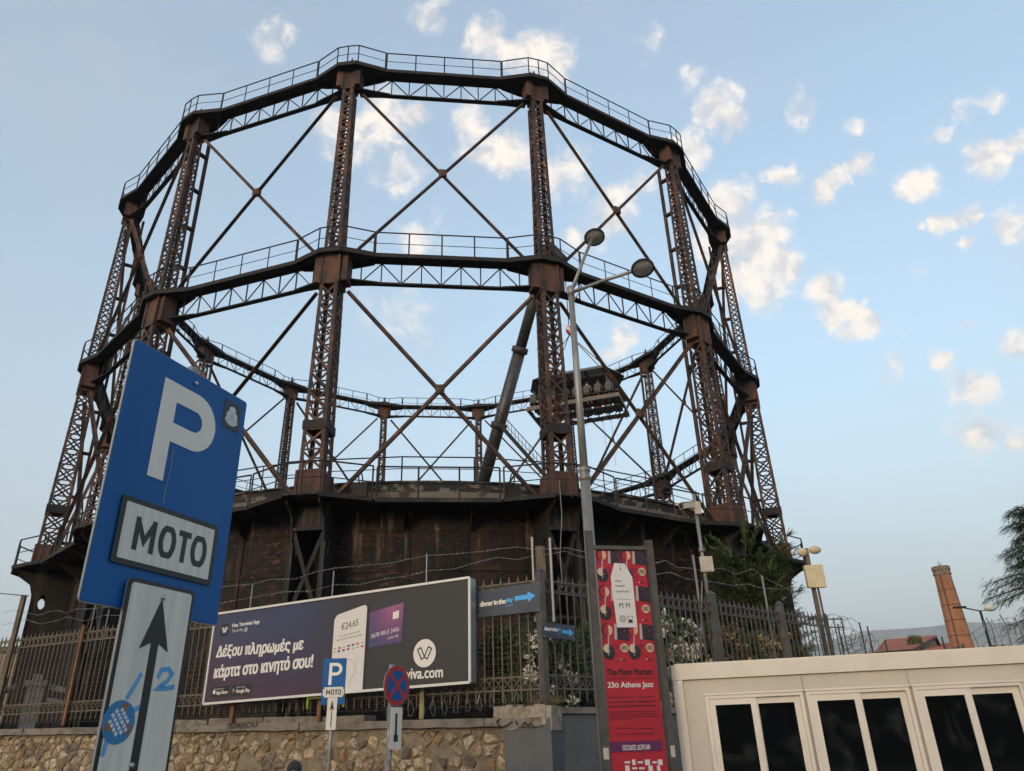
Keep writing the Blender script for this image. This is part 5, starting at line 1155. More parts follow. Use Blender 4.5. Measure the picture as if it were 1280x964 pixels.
for sx in (-1,1):
    for yy_ in (-3,-1.3,1.3,3): MB().lathe([(.2,-.2),(.62,-.2),(.68,0),(.62,.2),(.2,.2)], 18).build('wheel', BLACK, cr, loc=(sx*2.1,yy_,.7), rot=(0,pi/2,0))
plc = V((4.26, 44.3, 0)); hookp = atD(711.5,414,43.6); jt = V((hookp.x, hookp.y, atD(704,328,43.6).z))
MB().bar(tip-L0, jt-L0, .5, .6).build('boom_head', CRY, cr)
MB().tube([jt-L0, hookp-L0+V((0,0,.5))], .035, 5).build('hoist_cable', DARKWIRE, cr)
mb = MB(); mb.lathe([(.05,.42),(.22,.32),(.27,.15),(.22,-.05),(.1,-.25)], 14); HK = bpy.data.materials.new('hook_stripes'); HK.use_nodes = True; T = NT(HK.node_tree)
tc = T.n('ShaderNodeTexCoord'); wv = T.n('ShaderNodeTexWave', i_Scale=1.6); T.l(tc.outputs['Object'], wv.inputs['Vector']); wv.bands_direction = 'DIAGONAL'
T.l(T.ramp(wv.outputs['Fac'], [(0,(.5,.04,.03)),(.48,(.5,.04,.03)),(.52,(.7,.68,.66)),(1,(.7,.68,.66))]), HK.node_tree.nodes['Principled BSDF'].inputs['Base Color'])
mb.build('hook_block', HK, cr, True, loc=hookp-L0)
dp = thing('dining_platform', 'dining table platform with dark angular canopy hung by cables inside the gasholder', 'platform', (4.26, 44.3, 20.85), radians(-18))
PDK = mat('platform_dark', (.085,.070,.062), .6, 0, (.12,.10,.088), 3, .4, .6); PFR = mat('platform_truss', (.17,.125,.10), .6, 0, (.10,.078,.068), 3, .4, .6); PLT = mat('canopy_lining', (.55,.55,.57), .5)
# canopy: elongated hexagon with sloping skirts
hexo = [(-3.2,0),(-2.5,-1.75),(2.4,-1.75),(3.2,0),(2.4,1.75),(-2.5,1.75)]; hexi = [(x*.82,y*.62) for x, y in hexo]
zt_ = 2.60; mb = MB(); vs = [(x,y,zt_-.52) for x,y in hexo]+[(x,y,zt_) for x,y in hexi]+[(x,y,zt_-.47) for x,y in [(a*.97,b_*.97) for a,b_ in hexo]]+[(x,y,zt_-.06) for x,y in [(a*.97,b_*.97) for a,b_ in hexi]]
fs = [(6,7,8,9,10,11),(23,22,21,20,19,18)]
for k in range(6): j = (k+1) % 6; fs += [(k,j,6+j,6+k),(12+k,18+k,18+j,12+j),(k,12+k,12+j,j)]
mb.add(vs, fs).build('canopy', PDK, dp)
for x0_ in (-1.55,-.35,.85): 
    for yy_ in (-.85,-.30): MB().box(x0_, x0_+1.05, yy_, yy_+.42, zt_-.12, zt_-.075).build('canopy_panel', PLT, dp)
for x in (-2.4,-.8,.8,2.3):
    MB().bar((x,-1.5,zt_-.7),(x,-.2,zt_-.1), .06, .06).build('canopy_rib', PDK, dp)
for sx in (-2.3,2.2):
    for sy in (-1,1): MB().bar((sx,sy*1.0,0.2),(sx,sy*1.0,zt_-.5), .09, .09).build('upright', PDK, dp)
MB().box(-3.0,3.0,-1.0,1.0,.72,.80).build('table_top', PFR, dp); MB().box(-3.0,3.0,-1.75,-1.62,-.05,.22).box(-3.0,3.0,1.62,1.75,-.05,.22).box(-3.0,-2.9,-1.62,1.62,-.05,.22).box(2.9,3.0,-1.62,1.62,-.05,.22).build('truss_frame', PFR, dp)
MB().box(-2.8,2.8,-.45,.45,-.10,-.02).build('crew_floor', PDK, dp)
for k in range(11):
    x = -2.75+k*.55
    for sy in (-1,1): MB().bar((x,sy*1.0,.02),(x,sy*2.05,-.14 if sy < 0 else .0), .05, .05).build('foot_rest', PFR, dp)
seat_m = MB().box(-.22,.22,-.22,.22,.42,.50).box(-.18,.18,-.28,-.22,.50,1.0).box(-.03,.03,-.1,.1,.0,.42).box(-.26,-.22,-.2,.2,.62,.9).box(.22,.26,-.2,.2,.62,.9).mesh('seat', BLACK)
for k in range(8):
    x = -2.5+k*.70
    for sy in (-1,1): inst('seat', seat_m, dp, (x, sy*1.55, 0), (0,0,0 if sy < 0 else pi))
dm = dp.matrix_basis if False else (Matrix.Translation((4.26,44.3,20.85)) @ Matrix.Rotation(radians(-18), 4, 'Z'))
for i, (x, y) in enumerate(((-2.3,-1.0),(2.2,-1.0),(-2.3,1.0),(2.2,1.0))):
    p = dm @ V((x, y, zt_-.15)); h_ = hookp-V((0,0,.3)); inv = dm.inverted()
    MB().tube([inv @ h_, inv @ p], .03, 5).build('sling', DARKWIRE, dp)
for x in (1.9,2.4): MB().tube([(x,-1.8,0),(x,-1.8,-4.5)], .008, 4).build('hanging_rope', DARKWIRE, dp)
# people on the platform: one seated body, copied
def skinned(joints, edges, radii, name, mats, sub=1):
    me = bpy.data.meshes.new(name); me.from_pydata(joints, edges, []); o = bpy.data.objects.new(name, me); COL.objects.link(o)
    mo = o.modifiers.new('skin', 'SKIN'); sv = me.skin_vertices[0].data
    for i, r_ in enumerate(radii): sv[i].radius = (r_, r_) if not isinstance(r_, tuple) else r_
    sv[0].use_root = True; mo.use_smooth_shade = True; ss = o.modifiers.new('sub', 'SUBSURF'); ss.levels = sub; ss.render_levels = sub
    dg = bpy.context.evaluated_depsgraph_get(); m2 = bpy.data.meshes.new_from_object(o.evaluated_get(dg)); bpy.data.objects.remove(o)
    m2.materials.clear(); [m2.materials.append(m_) for m_ in mats]; return m2
SKIN = mat('skin', (.42,.24,.16), .5)
J = [(0,0,.55),(0,-.02,.78),(0,0,1.02),(0,.01,1.10),(0,.03,1.20),(0,.04,1.30), (-.10,0,.55),(-.12,.42,.58),(-.12,.46,.12),(-.12,.60,.06), (.10,0,.55),(.12,.42,.58),(.12,.46,.12),(.12,.60,.06), (-.19,0,1.0),(-.25,.06,.76),(-.20,.30,.80),(-.17,.40,.80), (.19,0,1.0),(.25,.06,.76),(.20,.30,.80),(.17,.40,.80)]
Eg = [(0,1),(1,2),(2,3),(3,4),(4,5),(0,6),(6,7),(7,8),(8,9),(0,10),(10,11),(11,12),(12,13),(2,14),(14,15),(15,16),(16,17),(2,18),(18,19),(19,20),(20,21)]
Rd = [.15,.14,.14,.06,.10,.085,.10,.075,.05,.04,.10,.075,.05,.04,.07,.05,.04,.035,.07,.05,.04,.035]
cloths = [mat('clothes_%s' % n, c, .8) for n, c in (('cream', (.50,.46,.40)), ('black', (.02,.02,.022)), ('blue', (.05,.08,.14)), ('red', (.30,.05,.05)))]
bodies = [skinned(J, Eg, Rd, 'person', [c]) for c in cloths]
headm = MB().ico((0,.045,1.24), (.095,.11,.13), 2).mesh('head', SKIN); hairm = MB().ico((0,.02,1.285), (.105,.115,.11), 2).mesh('hair', mat('dark_hair', (.02,.014,.010), .6))
who = [('cream top','fourth seat from the right end',3),('black top','seat at the right end',6),]
def seated(k, sy, ci, lab):
    x = -2.5+k*.70; p = dm @ V((x, sy*1.55, 0)); o = bpy.data.objects.new('person', bodies[ci]); COL.objects.link(o); o.location = p; o.rotation_euler = (0,0,radians(-18)+(0 if sy < 0 else pi)); tag(o, lab, 'person', 'people seated around the hanging dining table')
    inst('head', headm, o); inst('hair', hairm, o)
ordn = ['leftmost seat','second seat from the left','third seat from the left','fourth seat from the left','fourth seat from the right','third seat from the right','second seat from the right','rightmost seat']
names_ = ['cream','black','blue','red']
for k in range(8):
    ci = (k*3+1) % 4; seated(k, -1, ci, 'person in %s, %s, near side of the hanging table' % (names_[ci], ordn[k]))
    ci = (k*5+2) % 4; seated(k, 1, ci, 'person in %s, %s, far side of the hanging table' % (names_[ci], ordn[k]))

# ------------------------------------------------------------------ foliage builders
def leafcloud(centers, n, size, seed, flat_=.0, droop=0.0, aspect=2.2, mats=None, mi=None):
    """n small leaf blades spread over ellipsoid clumps: centers = [(x,y,z,rx,ry,rz), ...]"""
    r_ = random.Random(seed); mb = MB(); tot = sum(c[3]*c[4]*c[5] for c in centers)
    for c in centers:
        m_ = max(4, int(n*c[3]*c[4]*c[5]/tot))
        for i in range(m_):
            while True:
                a, b_, g = r_.uniform(-1,1), r_.uniform(-1,1), r_.uniform(-1,1); q = a*a+b_*b_+g*g
                if q <= 1 and (q > .25 or r_.random() < .35): break
            p = V((c[0]+a*c[3], c[1]+b_*c[4], c[2]+g*c[5])); d = V((a+r_.uniform(-.8,.8), b_+r_.uniform(-.8,.8), (g*(1-flat_)+r_.uniform(-.6,.6)*(1-flat_))+.2-droop))
            d.normalize(); s_ = size*r_.uniform(.6,1.3); u = d.cross(V((r_.uniform(-1,1), r_.uniform(-1,1), r_.uniform(-1,1)))).normalized()*s_/aspect/2
            mb.cur = r_.randrange(mi) if mi else 0
            mb.add([p-u*.2, p+d*s_*.5-u, p+d*s_, p+d*s_*.5+u], [(0,1,2,3)])
    return mb
def leafmat(name, c1, c2):
    return mat(name, c1, .65, 0, c2, 1.6, .38, .64, (1,1,1), 0, spec=.3)
OL = [leafmat('oleander_leaf', (.095,.135,.055), (.130,.170,.075)), leafmat('oleander_leaf_dark', (.045,.070,.034), (.065,.095,.043))]
WF = mat('white_petals', (.78,.74,.66), .7, 0, (.62,.57,.48), 8, .4, .6); YF = mat('yellow_petals', (.62,.42,.14), .7, 0, (.45,.27,.09), 8, .4, .6); DRYF = mat('dry_flower_heads', (.30,.17,.08), .85, 0, (.20,.11,.055), 6, .4, .6)
def bush(P_, pxs, off, seed, fm, label, ztop, nf=40, dry=None, nd=0, rad=.75):
    x0_, _ = P_.loc(pxs[0], 800); x1_, _ = P_.loc(pxs[1], 800); xc = (x0_+x1_)/2; wx = (x1_-x0_)/2*1.15
    p = P_.O+P_.u*xc-P_.n*off; t = thing('oleander_bush', label, 'bush', (p.x, p.y, 0), P_.rz, 'flowering oleanders behind the dark fence'); r_ = random.Random(seed)
    mb = MB()
    for k in range(9):
        a = r_.uniform(0, 2*pi); mb.tube([(0,0,-.02),(cos(a)*wx*.3,sin(a)*.3,ztop*.5),(cos(a)*wx*.8,sin(a)*.6,ztop*.86)], [.04,.028,.012], 5)
    mb.build('stem', BARK, t)
    cs = [(r_.uniform(-wx,wx)*.80, r_.uniform(-.55,.45), ztop-(.35+2.5*(k/30)), r_.uniform(.38,.6), .45, r_.uniform(.35,.50)) for k in range(30)]
    m = leafcloud(cs, 17000, .17, seed, aspect=3.6, mi=2); m.build('foliage', OL, t, kind='stuff')
    def flowers(n, mm, nm, s_):
        mb = MB()
        for k in range(n):
            c = r_.choice(cs); a = r_.uniform(0, 2*pi); z_ = r_.uniform(-.6, 1); cx, cy, cz = c[0]+cos(a)*c[3]*.95, -abs(sin(a))*c[4]-.34, c[2]+z_*c[5]
            if cz > ztop+.1: continue
            for j in range(r_.randrange(9, 22)):
                q = V((cx+r_.gauss(0,.055), cy+r_.gauss(0,.05), cz+r_.gauss(0,.05))); n_ = V((r_.uniform(-1,1), r_.uniform(-1.3,.3), r_.uniform(-.6,1))).normalized(); u = n_.cross(V((0,0,1))).normalized(); w_ = n_.cross(u)
                ss = s_*r_.uniform(.7,1.3); mb.add([q+n_*-.006]+[q+(u*cos(2*pi*i/5)+w_*sin(2*pi*i/5))*ss+n_*.006 for i in range(5)], [(0,i+1,(i+1) % 5+1) for i in range(5)])
        mb.build(nm, mm, t, kind='stuff')
    flowers(int(nf*1.9), fm, 'blossom', .042)
    if dry: flowers(int(nd*1.2), dry, 'dry_blossom', .040)
bush(GP, (700,760), 1.5, 21, WF, 'oleander with a few white blooms between the corner post and the banner', 4.0, 16)
bush(GP, (812,868), 1.5, 22, WF, 'oleander with white blooms just right of the banner frame', 4.35, 80)
bush(GP, (855,915), 1.5, 23, WF, 'oleander with white and browning blooms behind the thick fence posts', 4.45, 60, DRYF, 20)
bush(GP, (905,960), 1.5, 24, DRYF, 'oleander with dry brown and yellowish flower heads, third from the banner', 4.4, 60, YF, 28)
bush(GP, (950,1000), 1.5, 25, YF, 'oleander with yellow blooms behind the second thick fence post', 4.35, 32, DRYF, 46)
bush(GP, (990,1036), 1.5, 26, YF, 'oleander with sparse yellow blooms at the far end of the dark fence', 4.3, 40, DRYF, 30)
# weeds on top of the corner
rb = random.Random(5); mb = MB()
for k in range(260):
    a = rb.uniform(0,2*pi); p = V((rb.gauss(0,.16), rb.gauss(0,.05), 0)); mb.add([p, p+V((.006,0,0)), p+V((cos(a)*.08, sin(a)*.06, rb.uniform(.06,.22)))], [(0,1,2)])
p = along(WP, 690, 878, .05); w_ = mb.build('dry_weeds', leafmat('dry_weed', (.16,.12,.06), (.09,.07,.035))); w_.location = (p.x-.1, p.y, 2.33); tag(w_, 'tuft of dry weeds growing on the wall beside the corner post', 'weeds'); 

def spray(mb, p, d, L, r_, w=.5, nleaf=14, drp=.25):
    """one flat juniper-like spray along d"""
    d = V(d).normalized(); side = d.cross(V((0,0,1)));
    if side.length < .1: side = V((1,0,0))
    side.normalize(); prev = V(p)
    for i in range(nleaf):
        t = (i+1)/nleaf; c = V(p)+d*L*t-V((0,0,drp*L*t*t))
        for sg_ in (-1,1):
            ll = w*L*(1-t*.75)*r_.uniform(.6,1.1)*.5; dd = (d*.9+side*sg_*.8+V((0,0,r_.uniform(-.35,.25)))).normalized(); u = dd.cross(V((r_.uniform(-.4,.4), r_.uniform(-.4,.4), 1))).normalized()*ll*.20
            mb.cur = r_.randrange(2); mb.add([c, c+dd*ll*.5-u, c+dd*ll, c+dd*ll*.5+u], [(0,1,2,3)])
        u = d.cross(V((0,0,1))).normalized()*.012; mb.add([prev-u, prev+u, c+u*.6, c-u*.6], [(0,1,2,3)]); prev = c
JG = [leafmat('juniper_needles', (.075,.115,.050), (.115,.160,.068)), leafmat('juniper_needles_light', (.115,.160,.066), (.150,.190,.082))]
a_ = atD(938,740,25.4); jr = thing('juniper_tree', 'shaggy dark green juniper rising behind the dark fence in front of the tank', 'tree', (a_.x, a_.y, 0)); r_ = random.Random(31)
mb = MB(); mb.tube([(0,0,-.02),(.1,0,2.5),(.0,.1,5.6)], [.20,.15,.05], 10).build('trunk', BARK, jr, True)
mb = MB(); sp = MB()
for k in range(300):
    z = 2.4+4.1*(k/300)**.7; a = r_.uniform(0, 2*pi); rad = (1.75-.12*max(0, z-4.6)**1.5)*r_.uniform(.6,1.05); up_ = r_.uniform(.15,.75)
    base_ = V((.05,.05,z)); d = V((cos(a), sin(a), up_)).normalized(); e = base_+d*rad
    mb.tube([base_, e], [.025,.008], 4, caps=False)
    for j in range(24):
        q = base_.lerp(e, r_.uniform(.35,1.08)); dd = (d+V((r_.uniform(-.7,.7), r_.uniform(-.7,.7), r_.uniform(-.3,.6)))).normalized(); spray(sp, q, dd, r_.uniform(.22,.46), r_, .60, 8, .3)
for px_, py_, L in ((990,665,1.0),(975,690,.9),(885,668,.6),(950,655,.5),(895,700,.8),(988,735,.7),(930,655,.4)):
    tgt = atD(px_, py_, 25.2)-V((a_.x, a_.y, 0)); b_ = V((.05,.05,tgt.z-1.1)); d = tgt-b_; mb.tube([b_, tgt-d.normalized()*.2], [.03,.01], 4, caps=False)
    for j in range(46): q = b_.lerp(tgt, r_.uniform(.35,.95)); spray(sp, q, (d.normalized()+V((r_.uniform(-.7,.7), r_.uniform(-.7,.7), r_.uniform(-.4,.4)))).normalized(), r_.uniform(.2,.42), r_, .6, 8, .25)
mb.build('limb', BARK, jr); sp.build('crown', JG, jr, kind='stuff')
# cedar at the right edge
CG = [leafmat('cedar_needles', (.050,.072,.040), (.075,.104,.056)), leafmat('cedar_needles_light', (.075,.105,.056), (.105,.138,.072))]
az = radians(35.0); D = 46; cx_, cy_ = D*sin(az), D*cos(az)
ced = thing('cedar_tree', 'large dark cedar with drooping tiers at the right edge beyond the cabin', 'tree', (cx_, cy_, 0)); r_ = random.Random(41)
MB().tube([(0,0,-.02),(.1,0,6),(0,0,11.9)], [.42,.30,.06], 12).build('trunk', BARK, ced, True); mb = MB(); sp = MB()
for tier in range(16):
    z = 1.6+tier*.66; rad = 4.6-.30*(z-1.6)+r_.uniform(-.8,.6)
    if z > 11: rad = max(.7, 5.0-.38*(z-1.6))
    for k in range(8):
        a = 2*pi*k/8+r_.uniform(-.35,.35)+tier*1.1; R_ = rad*r_.uniform(.6,1.1); e = V((cos(a)*R_, sin(a)*R_, z+.25-R_*.10)); m_ = V((cos(a)*R_*.5, sin(a)*R_*.5, z+.35)); b_ = V((0,0,z)); mb.tube([b_, m_, e], [.07,.045,.012], 5, caps=False)
        for j in range(int(46+R_*24)):
            t = r_.uniform(.18,1.0); q = b_.lerp(m_, t*2) if t < .5 else m_.lerp(e, t*2-1); lat = r_.gauss(0,.30*R_*.30+.12); q = q+V((-sin(a)*lat, cos(a)*lat, r_.gauss(0,.09)))
            spray(sp, q, V((cos(a)+r_.uniform(-.8,.8), sin(a)+r_.uniform(-.8,.8), -.25)), r_.uniform(.30,.60), r_, .75, 5, .35)
mb.build('limb', BARK, ced); sp.build('crown', CG, ced, kind='stuff')

# ------------------------------------------------------------------ beyond: chimney, tiled roofs, lamp
D = 118; top = atD(1175,708,D); chz = top.z; ch = thing('brick_chimney', 'tall tapering orange brick chimney beyond the red tiled roofs', 'chimney', (top.x, top.y, 0))
BRICK = bpy.data.materials.new('chimney_brick'); BRICK.use_nodes = True; T = NT(BRICK.node_tree); b = BRICK.node_tree.nodes['Principled BSDF']
tc = T.n('ShaderNodeTexCoord'); sp_ = T.n('ShaderNodeSeparateXYZ', i_0=tc.outputs['Object']); an = T.math('ARCTAN2', sp_.outputs[1], sp_.outputs[0]); cb = T.n('ShaderNodeCombineXYZ'); T.l(T.math('MULTIPLY', an, 1.3), cb.inputs[0]); T.l(sp_.outputs[2], cb.inputs[1])
br = T.n('ShaderNodeTexBrick', i_Scale=2.4); T.l(cb.outputs[0], br.inputs['Vector']); br.inputs['Color1'].default_value = (.40,.155,.065,1); br.inputs['Color2'].default_value = (.30,.105,.045,1); br.inputs['Mortar'].default_value = (.30,.19,.12,1); br.inputs['Mortar Size'].default_value = .03
ns_ = T.n('ShaderNodeTexNoise', i_Scale=.8, i_Detail=5.0); T.l(tc.outputs['Object'], ns_.inputs['Vector']); T.l(T.mix(T.mapr(ns_.outputs[0], .4, .65, 0, .5), br.outputs['Color'], (.20,.085,.045)), b.inputs['Base Color']); b.inputs['Roughness'].default_value = .9
rt, rb_ = 1.02, 1.55; n8 = 8
def oct_(r_, z): return [(r_*cos(2*pi*(k+.5)/8), r_*sin(2*pi*(k+.5)/8), z) for k in range(8)]
vs = oct_(rb_*1.18, -.02)+oct_(rt, chz-1.2); MB().add(vs, [tuple(range(7,-1,-1)), tuple(range(8,16))]+[(k,(k+1) % 8,8+(k+1) % 8,8+k) for k in range(8)]).build('shaft', BRICK, ch)
CRN = mat('chimney_crown', (.24,.17,.12), .9, 0, (.14,.10,.08), 2, .4, .6)
mb = MB(); z = chz-1.2
for r_1, h_ in ((1.16,.18),(1.08,.45),(1.20,.15),(1.14,.35)):
    mb.add(oct_(r_1, z+.004)+oct_(r_1, z+h_), [tuple(range(7,-1,-1)), tuple(range(8,16))]+[(k,(k+1) % 8,8+(k+1) % 8,8+k) for k in range(8)]); z += h_
mb.build('crown', CRN, ch)
IB = mat('iron_band', (.05,.04,.035), .7)
k = 0; z = 3.0
while z < chz-2: rr_b = rb_*1.18+(rt-rb_*1.18)*z/(chz-1.2)+.02; MB().add(oct_(rr_b, z)+oct_(rr_b, z+.10), [(i,(i+1) % 8,8+(i+1) % 8,8+i) for i in range(8)]).build('iron_band', IB, ch); z += 1.95
aa = atan2(-top.y, -top.x); aa = round((aa/(2*pi/8)))*(2*pi/8); MB().bar(((rb_*1.13+.05)*cos(aa),(rb_*1.13+.05)*sin(aa),0),((rt*.96+.06)*cos(aa),(rt*.96+.06)*sin(aa),chz-1.2), .14, .05, (cos(aa),sin(aa),0)).build('ladder', IB, ch)
MB().tube([(0,0,chz-.1),(0,0,chz+.7)], .04, 5).tube([(-.35,0,chz+.35),(0,0,chz+.12),(.35,0,chz+.40)], .03, 4).build('lightning_rod', DARKWIRE, ch)
# tiled roofs
def tilemat():
    M = bpy.data.materials.new('roof_tile'); M.use_nodes = True; T = NT(M.node_tree); b = M.node_tree.nodes['Principled BSDF']; oi = T.n('ShaderNodeObjectInfo')
    tc = T.n('ShaderNodeTexCoord'); n_ = T.n('ShaderNodeTexNoise', i_Scale=1.5, i_Detail=6.0); T.l(tc.outputs['Object'], n_.inputs['Vector'])
    T.l(T.mix(T.mapr(n_.outputs[0], .4, .62, 0, 1), (.34,.095,.045), (.22,.065,.036)), b.inputs['Base Color']); b.inputs['Roughness'].default_value = .85; return M
TILE = tilemat()
def gablehouse(gl, gr, apex, ridge_end, eave_end, D, label, rdir):
    """gable end toward the viewer's right; ridge runs back to the left along rdir"""
    A = atD(*gl, D); r_ = V(rdir).normalized(); u = V((r_.y, -r_.x)).normalized()          # along the gable, left to right
    a1 = azel(*gr)[0]; dv = V((sin(a1), cos(a1))); A2 = V((A.x, A.y)); den = u.x*dv.y-u.y*dv.x
    Wd = (dv.x*A2.y-dv.y*A2.x)/den*-1 if False else abs((A2.x*dv.y-A2.y*dv.x)/den)
    a2 = azel(*ridge_end)[0]; mid = A2+u*Wd/2; dv = V((sin(a2), cos(a2))); den = r_.x*dv.y-r_.y*dv.x; Ln = abs((mid.x*dv.y-mid.y*dv.x)/den)
    ae = azel(*eave_end)[0]; de = V((sin(ae), cos(ae))); Lr = Ln; Ln = abs((A2.x*de.y-A2.y*de.x)/(r_.x*de.y-r_.y*de.x)); Ap = mid; zR = EYE+azel(*apex)[1]*Ap.length; zE = A.z
    t = thing('tiled_house', label, 'house', (A.x, A.y, 0), atan2(u.y, u.x))               # local x along gable, y back along the ridge
    MB().box(.25, Wd-.25, .35, Ln-.35, -.02, zE-.08).build('wall', mat('house_wall', (.38,.28,.2), .9, 0, (.3,.22,.16), 1, .4, .6), t)
    H_ = zR-zE; m_ = Wd/2; mb = MB(); nc = int(Ln/.25); prof = [(i/(nc*4)*Ln, .05*abs(sin(pi*i/4))) for i in range(nc*4+1)]; ns_ = 12
    for side in (0, 1):
        vs = []
        for j in range(ns_):
            for tt, lift in ((j/ns_, .035), ((j+1)/ns_, 0)):
                for y, hh in prof: vs.append(((m_*tt if side == 0 else Wd-m_*tt), y*(1+(Lr/Ln-1)*tt), zE+H_*tt+hh+lift))
        k_ = len(prof); mb.add(vs, [(q*k_+i, q*k_+i+1, (q+1)*k_+i+1, (q+1)*k_+i) for q in range(ns_*2-1) for i in range(k_-1)])
    mb.add([(0,Ln,zE),(Wd,Ln,zE),(m_,Lr,zR)], [(0,1,2)]); mb.build('roof', TILE, t, kind='stuff')
    MB().tube([(m_,0,zR+.05),(m_,Lr,zR+.05)], .12, 8).build('ridge', TILE, t)
    MB().prism([(.3,zE-.12),(Wd-.3,zE-.12),(m_,zR-.25)], .45, .5, 'y').build('gable', mat('gable_wall', (.22,.16,.12), .9), t)
    for xa in (0, Wd): MB().bar((xa,.0,zE-.08),(m_,.0,zR-.08), .08, .30).build('verge_board', mat('verge_wood', (.09,.045,.032), .8), t)
    for xa in (0, Wd): MB().bar((xa+(.1 if xa == 0 else -.1),.0,zE-.10),(xa+(.1 if xa == 0 else -.1),Ln,zE-.10), .22, .14).build('eave_board', mat('verge_wood', (.09,.045,.032), .8), t)
gablehouse((1140,812.5), (1190,812), (1163,796), (1106,804), (1092,815), 92, 'house with the larger red tiled roof left of the brick chimney', (-.86,.5))
gablehouse((1190,812.5), (1218,812), (1205,803), (1166,808), (1150,813), 84, 'house with the smaller red tiled roof at the foot of the brick chimney', (-.86,.5))
a_ = atD(1225,763,62); sl2 = thing('street_lamp', 'small distant street lamp with a white head beside the cedar', 'street lamp', (a_.x, a_.y, 0)); H = a_.z
MB().tube([(0,0,-.02),(0,0,H)], [.13,.08], 8).build('pole', DARKIRON, sl2, True); MB().bar((0,0,H-.05),(-1.25,-.1,H+.22), .10,.06).build('arm', DARKIRON, sl2); MB().bar((0,0,H-.05),(.9,0,H+.02), .07,.05).build('arm', DARKIRON, sl2)
MB().ico((.75,0,H+.14), (.42,.34,.24), 2).build('lamp_head', mat('lamp_white', (.75,.70,.62), .3), sl2, True); MB().box(-1.75,-.95,-.15,.12,H+.18,H+.30).build('solar_panel', DARKIRON, sl2)
# barbed fence beyond the cabin by the cedar
bf = thing('wire_fence', 'bent top wire fence in front of the cedar beyond the cabin', 'fence', (atD(1228,812,34).x, atD(1228,812,34).y, 0)); o_ = V((atD(1228,812,34).x, atD(1228,812,34).y, 0))
for px_, py_ in ((1218,790),(1236,772),(1253,768),(1271,772)):
    p = atD(px_, py_, 34)-o_; MB().tube([(p.x,p.y,0),(p.x,p.y,p.z-.35),(p.x-.10,p.y,p.z)], .025, 6).build('post', GALV, bf)
pz = [atD(x, y, 34)-o_ for x, y in ((1214,792),(1236,778),(1262,772),(1284,776))]
for i, dz in enumerate((0,-.25,-.55,-.85)): MB().tube([p+V((0,0,dz)) for p in pz], .006, 4).build('wire_strand', DARKWIRE, bf)
mb = MB(); coil(mb, atD(1232,790,34.2)-o_, atD(1279,786,34.2)-o_, .42, 5, .009, 3, .05); mb.build('wire_coil', WIRE, bf)
hedge = leafcloud([(i*1.5-5, 0, 3.4, 1.3, .9, 1.5) for i in range(12)], 14000, .22, 77, aspect=2.5, mi=2).build('hedge', CG); a_ = atD(1275,800,40); hedge.location = (a_.x+1.2, a_.y, 0); hedge.rotation_euler = (0,0,radians(-20)); hedge['kind'] = 'stuff'; tag(hedge, 'dense green hedge below the cedar beyond the cabin', 'hedge')
pt = atD(1142,797,112); mb = leafcloud([(0,0,pt.z-.5,.8,.8,.6)], 500, .35, 9).build('shrub_top', leafmat('olive_leaf', (.14,.14,.04), (.10,.11,.035))); mb.location = (pt.x, pt.y, 0)
MB_t = MB().tube([(0,0,0),(0,0,pt.z-1)], [.12,.06], 6); tr = thing('small_tree', 'tiny yellow green treetop showing above the larger tiled roof', 'tree', (pt.x, pt.y, 0)); MB_t.build('trunk', BARK, tr); mb.parent = tr; mb.location = (0,0,0); mb.name = 'crown'; mb['kind'] = 'stuff'

# ------------------------------------------------------------------ far left: building, pipework, wire
a_ = atD(12,838,44); fb = thing('pale_building', 'low pale building glimpsed through the far left end of the fence', 'building', (a_.x-6, a_.y+1, 0), radians(20)); hb = atD(14,806,44).z
MB().box(-6,7.4,0,6,-.02,hb).build('wall', mat('pale_render', (.42,.34,.26), .9, 0, (.34,.28,.22), 1, .4, .6), fb); MB().box(-6.15,7.55,-.15,6.15,hb+.003,hb+.25).build('parapet', WALLCAP, fb)
for x in (-4,-1.5,1,3.5,5.5): MB().box(x,x+1.1,-.03,.02,1.4,hb-1.2).build('window', GLASS, fb)
a_ = atD(38,884,30.2); pw_ = thing('grey_pipework', 'grey valve housing and curved pipes behind the far left fence', 'machinery', (a_.x, a_.y, 0), radians(28)); GPW = mat('grey_machine_paint', (.20,.21,.22), .6, 0, (.13,.135,.14), 3, .4, .6)
zz_ = a_.z
MB().box(-.2,.25,-.2,.2,-.02,zz_+.62).box(-.3,.35,-.28,.28,zz_+.622,zz_+.78).box(-.12,.15,-.12,.12,zz_+.782,zz_+.98).build('housing', GPW, pw_)
MB().tube([(-1.6,0,zz_-.5),(-1.1,0,zz_+.35),(-.5,0,zz_+.62)], .10, 8).build('pipe', GPW, pw_, True); MB().tube([(.4,0,zz_+.6),(1.1,0,zz_+.45),(1.6,0,zz_-.1),(1.7,0,0)], .10, 8).build('pipe', GPW, pw_, True); MB().tube([(.4,-.1,zz_+.2),(2.4,-.1,zz_-.1),(2.8,-.1,0)], .08, 8).build('pipe', GPW, pw_, True)
p1, p2 = atD(-30,735,34), atD(36,745,26.2); wl = MB().tube([p1-p2, (p1-p2)*.5-V((0,0,.06)), (0,0,0)], .016, 5).build('overhead_wire', DARKWIRE); wl.location = p2; tag(wl, 'thin overhead wire running left from the tall timber pole', 'wire')
# loose rope hanging down the tank
p1, p2 = atD(699,600,22.6), atD(703,735,22.4); wl = MB().tube([(0,0,0), (p2-p1)*.35+V((.05,0,0)), (p2-p1)*.7-V((.04,0,0)), p2-p1], .012, 5).build('hanging_rope', GALV); wl.location = p1; tag(wl, 'pale thin rope hanging down the front of the tank', 'rope')

